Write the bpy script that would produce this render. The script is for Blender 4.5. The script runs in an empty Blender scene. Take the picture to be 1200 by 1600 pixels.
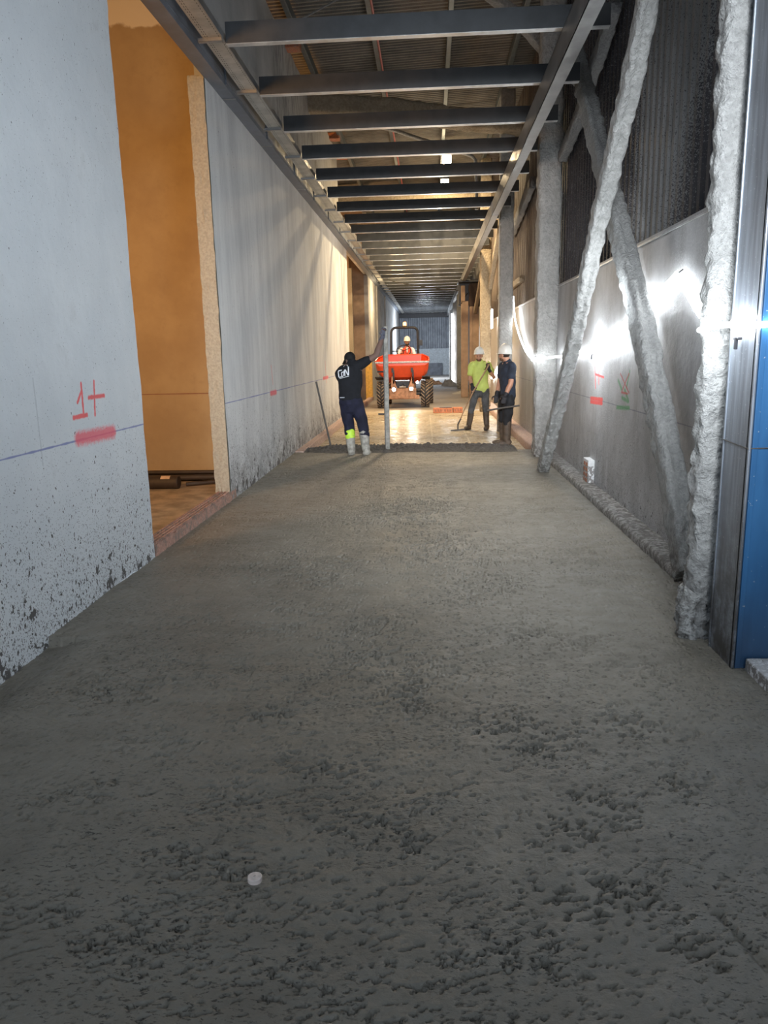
import bpy, bmesh, math, random
import numpy as np
from mathutils import Vector, Matrix, noise
from mathutils.bvhtree import BVHTree
random.seed(4)
SC = bpy.context.scene
COL = SC.collection
PI = math.pi
V = Vector

# ------------------------------------------------------------------ camera
cd = bpy.data.cameras.new('camera'); cam = bpy.data.objects.new('camera', cd); COL.objects.link(cam)
cd.sensor_fit = 'HORIZONTAL'; cd.sensor_width = 36.0; cd.lens = 36.0 * 1175 / 1200
cd.clip_start = 0.05; cd.clip_end = 300
_AX = ((0.99797667, -0.00864157, -0.06299124), (0.05982764, -0.20773487, 0.97635387), (-0.02152271, -0.978147, -0.20679754))
m = Matrix.Identity(4)
for i in range(3):
    m[i][0] = _AX[i][0]; m[i][1] = -_AX[i][1]; m[i][2] = -_AX[i][2]
m.translation = V((0, 0, 1.6))
cam.matrix_world = m
SC.camera = cam

# ------------------------------------------------------------------ world, lights, exposure
SC.view_settings.view_transform = 'Standard'; SC.view_settings.look = 'None'
SC.view_settings.gamma = 1; SC.view_settings.use_curve_mapping = False
SC.view_settings.exposure = 0.52
w = bpy.data.worlds.new('daylight'); SC.world = w; w.use_nodes = True
w.node_tree.nodes['Background'].inputs[0].default_value = (0.70, 0.84, 1.0, 1)
w.node_tree.nodes['Background'].inputs[1].default_value = 0.95

def lamp(kind, name, loc, energy, color, size=0.1, aim=None, sy=None, spot=None, spread=None):
    l = bpy.data.lights.new(name, kind); l.energy = energy; l.color = color
    if kind == 'AREA':
        l.size = size
        if sy: l.shape = 'RECTANGLE'; l.size_y = sy
        if spread: l.spread = spread
    else: l.shadow_soft_size = size
    if kind == 'SPOT': l.spot_size = spot; l.spot_blend = 0.6
    o = bpy.data.objects.new(name, l); o.location = loc; COL.objects.link(o)
    if aim is not None:
        o.rotation_euler = (V(aim) - V(loc)).to_track_quat('-Z', 'Y').to_euler()
    return o
WARM = (1.0, 0.75, 0.44); SOD = (1.0, 0.50, 0.14); COOL = (0.86, 0.94, 1.0)
lamp('AREA', 'room_lamp', (-4.6, 3.0, 3.2), 80, SOD, 1.2, aim=(-3.9, 10.5, 2.8), sy=1.6, spread=1.9)
lamp('POINT', 'hall_lamp', (-5.5, 15.0, 5.2), 330, SOD, 0.2)
lamp('POINT', 'hall_lamp_far', (-4.6, 25.3, 3.6), 260, (1.0, 0.58, 0.25), 0.2)
lamp('AREA', 'floodlight_beam', (0.45, 20.0, 6.1), 215, WARM, 0.3, aim=(0.2, 20.5, 0))
lamp('AREA', 'floodlight_beam', (0.46, 22.9, 6.1), 190, WARM, 0.3, aim=(0.2, 24.5, 0))
lamp('POINT', 'site_lamp', (-1.2, 30.5, 3.6), 160, (1.0, 0.74, 0.42), 0.15)
lamp('POINT', 'site_lamp', (0.2, 18.5, 3.6), 75, (1.0, 0.86, 0.66), 0.15)
lamp('POINT', 'end_lamp', (-0.3, 50.0, 2.3), 560, (0.80, 0.90, 1.0), 0.15)
lamp('AREA', 'wall_daylight_fill', (1.7, -1.2, 4.6), 22, (0.80, 0.90, 1.0), 1.6, aim=(-2.27, 5.4, 2.3), sy=1.6, spread=1.05)  # added lamp for daylight from behind, narrowed to brighten the left wall

lamp('AREA', 'deep_corridor_fill', (0.2, -2.4, 3.7), 58, (0.90, 0.95, 1.0), 1.8, aim=(0.35, 12.0, 0.6), sy=1.0, spread=0.66)  # added area lamp brightening the deep corridor; no known opening there

# ------------------------------------------------------------------ materials
def newmat(name):
    m = bpy.data.materials.new(name); m.use_nodes = True
    nt = m.node_tree
    return m, nt, nt.nodes['Principled BSDF']
class G:
    """tiny node graph helper"""
    def __init__(s, nt, scale=(1, 1, 1), rot=(0, 0, 0), obj=True):
        s.nt = nt; s.tc = nt.nodes.new('ShaderNodeTexCoord')
        s.obj = s.tc.outputs['Object']
        s.co = s.map(scale, rot)
    def map(s, scale=(1, 1, 1), rot=(0, 0, 0), loc=(0, 0, 0)):
        mp = s.nt.nodes.new('ShaderNodeMapping'); s.nt.links.new(s.obj, mp.inputs[0])
        mp.inputs['Scale'].default_value = scale; mp.inputs['Rotation'].default_value = rot; mp.inputs['Location'].default_value = loc
        return mp.outputs[0]
    def L(s, a, b): s.nt.links.new(a, b)
    def setin(s, sock, v):
        if hasattr(v, 'is_output'): s.L(v, sock)
        elif isinstance(v, (tuple, list)) and len(v) == 3 and sock.type == 'RGBA': sock.default_value = (*v, 1)
        else: sock.default_value = v
    def noise(s, scale, detail=4, rough=0.55, co=None, dist=0.0):
        n = s.nt.nodes.new('ShaderNodeTexNoise'); s.L(co or s.co, n.inputs['Vector'])
        n.inputs['Scale'].default_value = scale; n.inputs['Detail'].default_value = detail
        n.inputs['Roughness'].default_value = rough; n.inputs['Distortion'].default_value = dist
        return n.outputs['Fac']
    def vor(s, scale, feature='F1', co=None, rnd=1.0, out='Distance'):
        n = s.nt.nodes.new('ShaderNodeTexVoronoi'); n.feature = feature; s.L(co or s.co, n.inputs['Vector'])
        n.inputs['Scale'].default_value = scale; n.inputs['Randomness'].default_value = rnd
        return n.outputs[out]
    def math(s, op, a, b=0.0, c=None, clamp=False):
        n = s.nt.nodes.new('ShaderNodeMath'); n.operation = op; n.use_clamp = clamp
        s.setin(n.inputs[0], a); s.setin(n.inputs[1], b)
        if c is not None: s.setin(n.inputs[2], c)
        return n.outputs[0]
    def ss(s, v, a, b, lo=0.0, hi=1.0, smooth=True):
        n = s.nt.nodes.new('ShaderNodeMapRange'); n.interpolation_type = 'SMOOTHSTEP' if smooth else 'LINEAR'
        s.setin(n.inputs[0], v); s.setin(n.inputs[1], a); s.setin(n.inputs[2], b); s.setin(n.inputs[3], lo); s.setin(n.inputs[4], hi)
        return n.outputs[0]
    def mix(s, f, a, b):
        n = s.nt.nodes.new('ShaderNodeMix'); n.data_type = 'RGBA'
        s.setin(n.inputs[0], f); s.setin(n.inputs[6], a); s.setin(n.inputs[7], b)
        return n.outputs[2]
    def sep(s):
        n = s.nt.nodes.new('ShaderNodeSeparateXYZ'); s.L(s.obj, n.inputs[0]); return n.outputs
    def bump(s, h, strength=0.5, dist=0.01, prev=None):
        n = s.nt.nodes.new('ShaderNodeBump'); n.inputs['Strength'].default_value = strength; n.inputs['Distance'].default_value = dist
        s.L(h, n.inputs['Height'])
        if prev is not None: s.L(prev, n.inputs['Normal'])
        return n.outputs[0]
    def seg(s, ax, ay, a, b, w, soft, jit=None):
        """soft mask of a stroke from a to b in the plane of two coordinates"""
        bx, by = b[0] - a[0], b[1] - a[1]; d2 = bx * bx + by * by
        px = s.math('SUBTRACT', ax, a[0]); py = s.math('SUBTRACT', ay, a[1])
        h = s.math('ADD', s.math('MULTIPLY', px, bx / d2), s.math('MULTIPLY', py, by / d2), clamp=True)
        ex = s.math('SUBTRACT', px, s.math('MULTIPLY', h, bx)); ey = s.math('SUBTRACT', py, s.math('MULTIPLY', h, by))
        d = s.math('SQRT', s.math('ADD', s.math('MULTIPLY', ex, ex), s.math('MULTIPLY', ey, ey)))
        if jit is not None: d = s.math('ADD', d, jit)
        return s.ss(d, w, w + soft, 1.0, 0.0)
    def mx(s, ms):
        r = ms[0]
        for q in ms[1:]: r = s.math('MAXIMUM', r, q)
        return r

def simple(name, col, rough=0.6, metal=0.0, nscale=12, var=0.15, bump=0.0, bscale=60, bdist=0.004, emit=None, es=0):
    m, nt, b = newmat(name); g = G(nt)
    n = g.noise(nscale, 5)
    c = g.mix(g.ss(n, 0.3, 0.7), tuple(x * (1 - var) for x in col), tuple(min(1, x * (1 + var)) for x in col))
    g.L(c, b.inputs['Base Color']); b.inputs['Roughness'].default_value = rough; b.inputs['Metallic'].default_value = metal
    if bump: g.L(g.bump(g.noise(bscale, 3), bump, bdist), b.inputs['Normal'])
    if emit:
        b.inputs['Emission Color'].default_value = (*emit, 1); b.inputs['Emission Strength'].default_value = es
    return m

def splatter(g, amount=1.0, top=1.35, shift=0.0):
    """mud and cement splashes, denser towards the floor"""
    z = g.sep()[2]
    co = g.map((1, 1, 0.72), (0.5, 0, 0))
    hz = g.ss(z, 0.0, top, 0.0, 1.0, smooth=False)
    patch = g.noise(1.7, 2, co=g.obj)
    big = g.noise(9.5, 5, 0.68, co=co)
    t1 = g.math('ADD', g.ss(hz, 0, 0.75, 0.642 - 0.045 * amount, 0.86, smooth=False), g.math('MULTIPLY', patch, -0.13 * amount))
    m1 = g.ss(g.math('SUBTRACT', big, t1), 0.0, 0.006)
    mid = g.noise(38, 2, 0.6, co=co)
    t2 = g.math('ADD', g.ss(hz, 0, 1, 0.645 - 0.02 * amount, 0.77, smooth=False), g.math('MULTIPLY', patch, -0.06 * amount))
    m2 = g.ss(g.math('SUBTRACT', mid, t2), 0.0, 0.008)
    fine = g.noise(110, 2, 0.55, co=co)
    t3 = g.math('ADD', g.ss(hz, 0, 1, 0.60 - 0.01 * amount, 0.715, smooth=False), g.math('MULTIPLY', patch, -0.03))
    m3 = g.math('MULTIPLY', g.ss(g.math('SUBTRACT', fine, t3), 0.0, 0.012), 0.8)
    return g.mx([m1, m2, m3])

def m_plaster_left():
    m, nt, b = newmat('white_plaster'); g = G(nt); x, y, z = g.sep()
    n = g.noise(2.2, 6, 0.6); n2 = g.noise(1.0, 5, 0.7, co=g.map((1, 2.2, 0.35)))
    far = g.ss(y, 6.5, 7.5)                                        # second panel: greyer, streaky render
    base1 = g.mix(g.ss(n, 0.3, 0.75), (0.66, 0.69, 0.715), (0.73, 0.755, 0.775))
    base2 = g.mix(g.ss(n2, 0.32, 0.68), (0.54, 0.545, 0.55), (0.74, 0.745, 0.74))
    c = g.mix(far, base1, base2)
    c = g.mix(g.math('MULTIPLY', g.ss(n, 0.60, 0.72), 0.25), c, (0.38, 0.38, 0.38))
    sp = splatter(g, 1.0)
    c = g.mix(g.math('MULTIPLY', sp, 0.93), c, (0.065, 0.055, 0.05))
    low = g.math('MULTIPLY', g.math('MULTIPLY', g.ss(z, 0.75, 0.0), far), g.ss(g.noise(5, 5, 0.7), 0.38, 0.62))
    c = g.mix(g.math('MULTIPLY', low, 0.6), c, (0.13, 0.12, 0.11))
    jit = g.math('MULTIPLY', g.math('SUBTRACT', g.noise(30, 3, co=g.obj), 0.5), 0.016)
    jit2 = g.math('MULTIPLY', g.math('SUBTRACT', g.noise(60, 2, co=g.obj), 0.5), 0.05)
    wob = g.math('MULTIPLY', g.math('SUBTRACT', g.noise(7, 2, co=g.obj), 0.5), 0.012)
    chalk = g.seg(y, z, (2.0, 1.09), (21, 1.09), 0.0025, 0.006, wob)
    brk = g.seg(y, z, (4.24, 1.0), (4.24, 1.5), 0.003, 0.006, jit)
    c = g.mix(g.math('MULTIPLY', chalk, 0.75), c, (0.13, 0.15, 0.42))
    c = g.mix(g.math('MULTIPLY', brk, 0.35), c, (0.3, 0.32, 0.34))
    S = [((4.84, 1.45), (4.835, 1.245), .007, .01), ((4.835, 1.40), (4.765, 1.33), .006, .01), ((4.69, 1.237), (4.88, 1.242), .009, .012),
         ((5.03, 1.455), (5.00, 1.23), .006, .01), ((4.93, 1.352), (5.17, 1.352), .007, .014)]
    rd = g.mx([g.seg(y, z, a, bb, w_, s_, jit) for a, bb, w_, s_ in S])
    bar = g.seg(y, z, (4.72, 1.10), (5.26, 1.09), 0.022, 0.045, jit2)
    S2 = [((10.85, 1.45), (10.9, 1.2), .008, .02), ((16.5, 1.45), (16.6, 1.0), .01, .03)]
    rd2 = g.mx([g.seg(y, z, a, bb, w_, s_, jit2) for a, bb, w_, s_ in S2])
    bar2 = g.seg(y, z, (10.72, 1.07), (11.1, 1.07), 0.02, 0.03, jit)
    bar3 = g.seg(y, z, (16.1, 1.10), (16.9, 1.10), 0.02, 0.03, jit)
    c = g.mix(g.math('MULTIPLY', g.mx([bar, bar2, bar3]), 0.85), c, (0.86, 0.13, 0.17))
    c = g.mix(g.math('MULTIPLY', g.mx([rd, g.math('MULTIPLY', rd2, 0.5)]), 0.9), c, (0.88, 0.10, 0.10))
    g.L(c, b.inputs['Base Color']); b.inputs['Roughness'].default_value = 0.75
    h = g.math('ADD', g.math('MULTIPLY', g.noise(6, 6, 0.6), 1.0), g.math('MULTIPLY', sp, 0.15))
    g.L(g.bump(h, 0.35, 0.02), b.inputs['Normal'])
    return m

def m_wall_right():
    m, nt, b = newmat('grey_precast_concrete'); g = G(nt); x, y, z = g.sep()
    n = g.noise(2.5, 6, 0.65); n2 = g.noise(1.2, 4, 0.6, co=g.map((1, 3.2, 0.4)))
    c = g.mix(g.ss(n, 0.3, 0.7), (0.36, 0.36, 0.365), (0.50, 0.50, 0.51))
    c = g.mix(g.math('MULTIPLY', g.ss(n2, 0.45, 0.7), 0.5), c, (0.24, 0.225, 0.22))
    speck = g.ss(g.noise(120, 2, 0.5), 0.66, 0.70)
    c = g.mix(g.math('MULTIPLY', speck, 0.65), c, (0.72, 0.73, 0.74))
    foam = g.math('MULTIPLY', g.ss(g.noise(60, 3, 0.7), 0.50, 0.62), g.ss(g.noise(0.9, 3, 0.6), 0.45, 0.6))
    c = g.mix(g.math('MULTIPLY', foam, 0.6), c, (0.62, 0.62, 0.62))
    c = g.mix(g.ss(y, 12.0, 20.0, 0.0, 0.75), c, (0.55, 0.50, 0.42))  # far stretch turns cream, its warm light put into the colour
    sp = splatter(g, 0.4, 1.1)
    c = g.mix(g.math('MULTIPLY', sp, 0.85), c, (0.05, 0.04, 0.035))
    jit = g.math('MULTIPLY', g.math('SUBTRACT', g.noise(45, 3, co=g.obj), 0.5), 0.02)
    wob = g.math('MULTIPLY', g.math('SUBTRACT', g.noise(7, 2, co=g.obj), 0.5), 0.012)
    chalk = g.seg(y, z, (4.5, 1.03), (17, 1.03), 0.002, 0.006, wob)
    c = g.mix(g.math('MULTIPLY', chalk, 0.6), c, (0.10, 0.10, 0.16))
    S = [((8.87, 1.40), (8.8, 1.16), .009), ((8.66, 1.37), (8.64, 1.21), .006), ((8.82, 1.31), (8.42, 1.29), .007)]
    rd = g.mx([g.seg(y, z, a, bb, w_, .012, jit) for a, bb, w_ in S])
    bar = g.mx([g.seg(y, z, (9.05, 1.01 + d), (8.45, 1.03 + d), 0.016, 0.012, jit) for d in (-0.022, 0.018)])
    X = [((7.70, 1.35), (7.33, 1.18)), ((7.36, 1.36), (7.63, 1.17)), ((7.63, 1.17), (7.38, 1.17))]
    xr = g.mx([g.seg(y, z, a, bb, .004, .012, jit) for a, bb in X])
    GR = [((7.80, 1.01), (7.30, 1.04)), ((7.78, 1.28), (7.62, 1.20)), ((7.5, 1.2), (7.33, 1.10)), ((7.34, 1.38), (7.42, 1.24)), ((7.6, 1.12), (7.36, 1.10))]
    gr = g.mx([g.seg(y, z, a, bb, .008, .022, jit) for a, bb in GR] + [g.seg(y, z, (14.0, 1.45), (14.1, 0.9), .01, .05, jit)])
    c = g.mix(g.math('MULTIPLY', gr, 0.75), c, (0.05, 0.32, 0.10))
    c = g.mix(g.math('MULTIPLY', xr, 0.85), c, (0.55, 0.06, 0.06))
    c = g.mix(g.math('MULTIPLY', g.mx([rd, bar]), 0.92), c, (0.90, 0.07, 0.07))
    g.L(c, b.inputs['Base Color']); b.inputs['Roughness'].default_value = 0.5
    h = g.math('ADD', g.noise(9, 5, 0.6), g.math('MULTIPLY', foam, 0.4))
    g.L(g.bump(h, 0.35, 0.02), b.inputs['Normal'])
    return m

def m_foam(name, c1, c2, bs=0.9, scale=22):
    m, nt, b = newmat(name); g = G(nt)
    n = g.noise(scale, 5, 0.65, dist=0.15); n2 = g.noise(2, 3)
    c = g.mix(g.ss(n, 0.3, 0.7), c1, c2); c = g.mix(g.ss(n2, 0.4, 0.75, 0, 0.35), c, tuple(x * 0.6 for x in c1))
    z = g.sep()[2]
    d = g.math('MULTIPLY', g.ss(z, 0.6, 0.0), g.ss(g.noise(18, 4, 0.7), 0.42, 0.56))
    c = g.mix(g.math('MULTIPLY', d, 0.75), c, (0.09, 0.08, 0.07))
    g.L(c, b.inputs['Base Color']); b.inputs['Roughness'].default_value = 0.7
    g.L(g.bump(n, bs, 0.05), b.inputs['Normal'])
    return m

def m_siding():
    m, nt, b = newmat('dark_cladding_with_overspray'); g = G(nt); x, y, z = g.sep()
    n = g.noise(3, 4); st = g.noise(2.5, 4, 0.6, co=g.map((1, 8, 0.5)))
    c = g.mix(g.ss(n, 0.3, 0.7), (0.032, 0.029, 0.034), (0.055, 0.050, 0.056))
    c = g.mix(g.ss(st, 0.45, 0.7, 0, 0.4), c, (0.10, 0.09, 0.088))
    # grey overspray covers the bays beside the sprayed steel, thinning towards the nearest column
    jit = g.math('MULTIPLY', g.math('SUBTRACT', g.noise(1.1, 4, 0.6, co=g.obj), 0.5), 0.5)
    lim = g.math('ADD', g.math('ADD', g.math('MULTIPLY', z, -0.62), 8.35), jit)
    near = g.ss(g.math('SUBTRACT', y, lim), -0.9, 0.35)
    far = g.ss(g.math('ADD', y, jit), 7.4, 8.2, 1.0, 0.25)
    near = g.math('MULTIPLY', near, far)
    gr = g.noise(85, 3, 0.6)
    t = g.ss(near, 0, 1, 0.655, 0.36, smooth=False)
    sp = g.ss(g.math('SUBTRACT', gr, t), 0.0, 0.04)
    c = g.mix(g.math('MULTIPLY', sp, 0.85), c, g.mix(n, (0.20, 0.195, 0.19), (0.33, 0.325, 0.32)))
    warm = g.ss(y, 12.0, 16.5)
    c = g.mix(g.math('MULTIPLY', warm, 0.7), c, g.mix(g.ss(st, 0.35, 0.65), (0.12, 0.085, 0.06), (0.28, 0.22, 0.17)))  # farther bays browned, their yellow light put into the colour
    g.L(c, b.inputs['Base Color']); b.inputs['Roughness'].default_value = 0.6
    g.L(g.bump(g.math('ADD', gr, sp), 0.4, 0.01), b.inputs['Normal'])
    return m

def m_concrete():
    m, nt, b = newmat('wet_concrete'); g = G(nt)
    n = g.noise(1.3, 5, 0.6); n2 = g.noise(7, 6, 0.65); st = g.noise(3, 6, 0.65, co=g.map((0.55, 2.2, 1), (0, 0, 0.5)))
    c = g.mix(g.ss(n, 0.3, 0.7), (0.172, 0.155, 0.126), (0.238, 0.216, 0.178))
    c = g.mix(g.ss(st, 0.35, 0.7, 0, 0.55), c, (0.250, 0.230, 0.193))
    c = g.mix(g.ss(n2, 0.6, 0.8, 0, 0.5), c, (0.085, 0.08, 0.07))
    tear_shade = g.ss(g.noise(62, 4, 0.7, co=g.map((0.6, 1.6, 1), (0, 0, 0.4))), 0.57, 0.61)
    tear_shade = g.math('MULTIPLY', tear_shade, g.ss(g.noise(1.6, 4, 0.6), 0.40, 0.58))
    c = g.mix(g.math('MULTIPLY', tear_shade, 0.75), c, (0.030, 0.027, 0.023))  # dark flecks put the shade of torn pits into the colour
    g.L(c, b.inputs['Base Color'])
    g.L(g.ss(n2, 0.3, 0.7, 0.42, 0.62), b.inputs['Roughness'])
    b.inputs['Specular IOR Level'].default_value = 0.45
    h = g.math('ADD', g.noise(90, 4, 0.7), g.math('MULTIPLY', g.noise(22, 5, 0.6), 1.2))
    h = g.math('SUBTRACT', h, g.math('MULTIPLY', tear_shade, 0.6))
    g.L(g.bump(h, 0.55, 0.006), b.inputs['Normal'])
    return m

def m_sheet():
    m, nt, b = newmat('plastic_sheet_on_subfloor'); g = G(nt); x, y, z = g.sep()
    n = g.noise(1.2, 5, 0.6); n2 = g.noise(5, 5, 0.7)
    tan = g.mix(g.ss(n, 0.3, 0.7), (0.38, 0.30, 0.19), (0.50, 0.41, 0.28))
    tan = g.mix(g.ss(n2, 0.55, 0.7, 0, 0.7), tan, (0.22, 0.17, 0.13))
    grey = g.mix(g.ss(n2, 0.3, 0.7), (0.22, 0.20, 0.185), (0.36, 0.33, 0.30))
    c = g.mix(g.ss(y, 21.5, 24.5), tan, grey)
    dirt = g.math('MULTIPLY', g.ss(y, 15.5, 13.0), g.ss(n2, 0.42, 0.6))
    c = g.mix(g.math('MULTIPLY', dirt, 0.7), c, (0.18, 0.165, 0.145))
    seam = g.mx([g.seg(x, y, (0.05, 13), (-0.02, 21), 0.008, 0.012), g.seg(x, y, (0.75, 13), (0.72, 17), 0.006, 0.012)])
    c = g.mix(g.math('MULTIPLY', seam, 0.6), c, (0.75, 0.65, 0.5))
    g.L(c, b.inputs['Base Color'])
    g.L(g.math('ADD', g.ss(y, 20, 25, 0.22, 0.6), g.ss(n2, 0.45, 0.6, 0.0, 0.25)), b.inputs['Roughness'])
    wr = g.noise(6, 4, 0.6, co=g.map((0.55, 2.0, 1), (0, 0, -0.25)), dist=1.2)
    g.L(g.bump(wr, 0.95, 0.05), b.inputs['Normal'])
    return m

def m_galv(name, col, rough=0.38, metal=0.85, st=True):
    m, nt, b = newmat(name); g = G(nt)
    n = g.noise(5, 5, 0.6, co=g.map((1, 1, 1))); v = g.vor(40, out='Distance')
    c = g.mix(g.ss(n, 0.3, 0.7), tuple(x * 0.75 for x in col), tuple(min(1, x * 1.2) for x in col))
    g.L(c, b.inputs['Base Color']); b.inputs['Metallic'].default_value = metal
    g.L(g.ss(n, 0.3, 0.7, rough * 0.8, rough * 1.3), b.inputs['Roughness'])
    g.L(g.bump(n, 0.08, 0.01), b.inputs['Normal'])
    return m

def m_tray():
    m, nt, b = newmat('perforated_galvanised_tray'); g = G(nt); x, y, z = g.sep()
    fy = g.math('FRACT', g.math('MULTIPLY', y, 1 / 0.05))
    fx = g.math('FRACT', g.math('MULTIPLY', g.math('ADD', x, 5.0), 1 / 0.02))
    row = g.mx([g.seg(x, y, (-2.005 + d, -5), (-2.005 + d, 80), 0.0025, 0.001) for d in (0, 0.02, 0.125, 0.145)])
    hole = g.math('MULTIPLY', row, g.math('MULTIPLY', g.ss(fy, 0.22, 0.28), g.ss(fy, 0.80, 0.74)))
    n = g.noise(6, 4)
    c = g.mix(g.ss(n, 0.3, 0.7), (0.36, 0.36, 0.34), (0.50, 0.50, 0.47)); c = g.mix(hole, c, (0.02, 0.02, 0.02))
    g.L(c, b.inputs['Base Color']); b.inputs['Metallic'].default_value = 0.4; b.inputs['Roughness'].default_value = 0.5
    return m

def m_ochre():
    m, nt, b = newmat('ochre_render'); g = G(nt); x, y, z = g.sep()
    n = g.noise(1.5, 5, 0.6); n2 = g.noise(9, 5, 0.6)
    c = g.mix(g.ss(n, 0.3, 0.7), (0.40, 0.28, 0.15), (0.48, 0.35, 0.19)); c = g.mix(g.ss(n2, 0.5, 0.8, 0, 0.4), c, (0.36, 0.25, 0.135))
    edge = g.math('ADD', z, g.math('MULTIPLY', g.math('SUBTRACT', g.noise(3, 4), 0.5), 0.25))
    c = g.mix(g.ss(edge, 5.72, 5.76), c, (0.78, 0.68, 0.52))
    wob = g.math('MULTIPLY', g.math('SUBTRACT', g.noise(7, 2), 0.5), 0.01)
    c = g.mix(g.math('MULTIPLY', g.seg(x, z, (-9, 1.10), (-2.2, 1.10), 0.003, 0.008, wob), 0.7), c, (0.2, 0.05, 0.04))
    g.L(c, b.inputs['Base Color']); b.inputs['Roughness'].default_value = 0.85
    g.L(g.bump(n2, 0.25, 0.01), b.inputs['Normal'])
    return m

def m_upper():
    m, nt, b = newmat('streaked_upper_render'); g = G(nt); x, y, z = g.sep()
    n = g.noise(2, 5, 0.6); st = g.noise(4, 5, 0.7, co=g.map((1, 3.5, 0.55)))
    c = g.mix(g.ss(n, 0.3, 0.7), (0.36, 0.365, 0.37), (0.46, 0.465, 0.465))
    k = g.math('MULTIPLY', g.ss(st, 0.48, 0.56), g.ss(y, 11.6, 12.4))
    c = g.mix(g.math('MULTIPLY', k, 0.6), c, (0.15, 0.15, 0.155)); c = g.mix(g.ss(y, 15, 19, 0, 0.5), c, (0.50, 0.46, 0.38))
    g.L(c, b.inputs['Base Color']); b.inputs['Roughness'].default_value = 0.85
    g.L(g.bump(st, 0.4, 0.015), b.inputs['Normal'])
    return m

def m_brick(name='hollow_brick_clay', base=(0.42, 0.16, 0.09), dirty=0.5):
    m, nt, b = newmat(name); g = G(nt)
    n = g.noise(14, 5, 0.7); n2 = g.noise(45, 3)
    c = g.mix(g.ss(n2, 0.3, 0.7), tuple(q * 0.8 for q in base), tuple(min(1, q * 1.25) for q in base))
    c = g.mix(g.ss(n, 0.56 - dirty * 0.12, 0.62, 0, dirty), c, (0.19, 0.17, 0.15))
    c = g.mix(g.ss(g.noise(9, 4, 0.7), 0.62, 0.68, 0, 0.55), c, (0.58, 0.52, 0.48))
    g.L(c, b.inputs['Base Color']); b.inputs['Roughness'].default_value = 0.85
    g.L(g.bump(n, 0.5, 0.012), b.inputs['Normal'])
    return m

def m_metal_face():
    m, nt, b = newmat('scuffed_grey_steel'); g = G(nt); z = g.sep()[2]
    n = g.noise(4, 5, 0.6, co=g.map((1, 6, 0.5))); sp = g.ss(g.noise(70, 2), 0.68, 0.71)
    c = g.mix(g.ss(n, 0.3, 0.7), (0.22, 0.24, 0.27), (0.36, 0.40, 0.46))
    c = g.mix(g.math('MULTIPLY', sp, 0.7), c, (0.75, 0.76, 0.78))
    c = g.mix(g.math('MULTIPLY', g.ss(z, 1.1, 0.0), g.ss(g.noise(8, 5, 0.7), 0.3, 0.6)), c, (0.085, 0.08, 0.08))
    g.L(c, b.inputs['Base Color']); b.inputs['Metallic'].default_value = 0.55; b.inputs['Roughness'].default_value = 0.36
    return m

def m_blue():
    m, nt, b = newmat('blue_painted_steel'); g = G(nt); z = g.sep()[2]
    n = g.noise(3, 5, 0.6, co=g.map((3, 1, 0.5))); sp = g.ss(g.noise(55, 2), 0.70, 0.72)
    c = g.mix(g.ss(n, 0.3, 0.7), (0.022, 0.105, 0.25), (0.035, 0.15, 0.34))
    c = g.mix(g.math('MULTIPLY', sp, 0.6), c, (0.45, 0.5, 0.55))
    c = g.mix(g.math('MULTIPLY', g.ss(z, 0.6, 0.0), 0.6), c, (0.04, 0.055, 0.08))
    g.L(c, b.inputs['Base Color']); b.inputs['Roughness'].default_value = 0.4
    return m

def m_roof():
    m, nt, b = newmat('foam_sprayed_roof_sheet'); g = G(nt)
    n = g.noise(2, 4, 0.6); s = g.noise(90, 3, 0.6)
    c = g.mix(g.ss(n, 0.3, 0.7), (0.13, 0.12, 0.105), (0.22, 0.20, 0.17)); c = g.mix(g.ss(s, 0.55, 0.7, 0, 0.5), c, (0.36, 0.34, 0.30))
    g.L(c, b.inputs['Base Color']); b.inputs['Roughness'].default_value = 0.8
    return m

def m_block():
    m, nt, b = newmat('limewashed_block'); g = G(nt); z = g.sep()[2]
    n = g.noise(30, 4, 0.7)
    c = g.mix(g.ss(n, 0.3, 0.7), (0.66, 0.66, 0.66), (0.76, 0.76, 0.76))
    k = g.math('MULTIPLY', g.ss(z, 0.08, 0.06), g.ss(n, 0.42, 0.5)); k2 = g.ss(g.noise(22, 3, 0.6), 0.66, 0.69)
    c = g.mix(g.mx([g.math('MULTIPLY', k, 0.8), k2]), c, (0.10, 0.08, 0.07))
    g.L(c, b.inputs['Base Color']); b.inputs['Roughness'].default_value = 0.8
    return m

def emis(name, col, s):
    m, nt, b = newmat(name); g = G(nt)
    b.inputs['Base Color'].default_value = (0.8, 0.8, 0.8, 1)
    b.inputs['Emission Color'].default_value = (*col, 1); b.inputs['Emission Strength'].default_value = s
    return m

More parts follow.
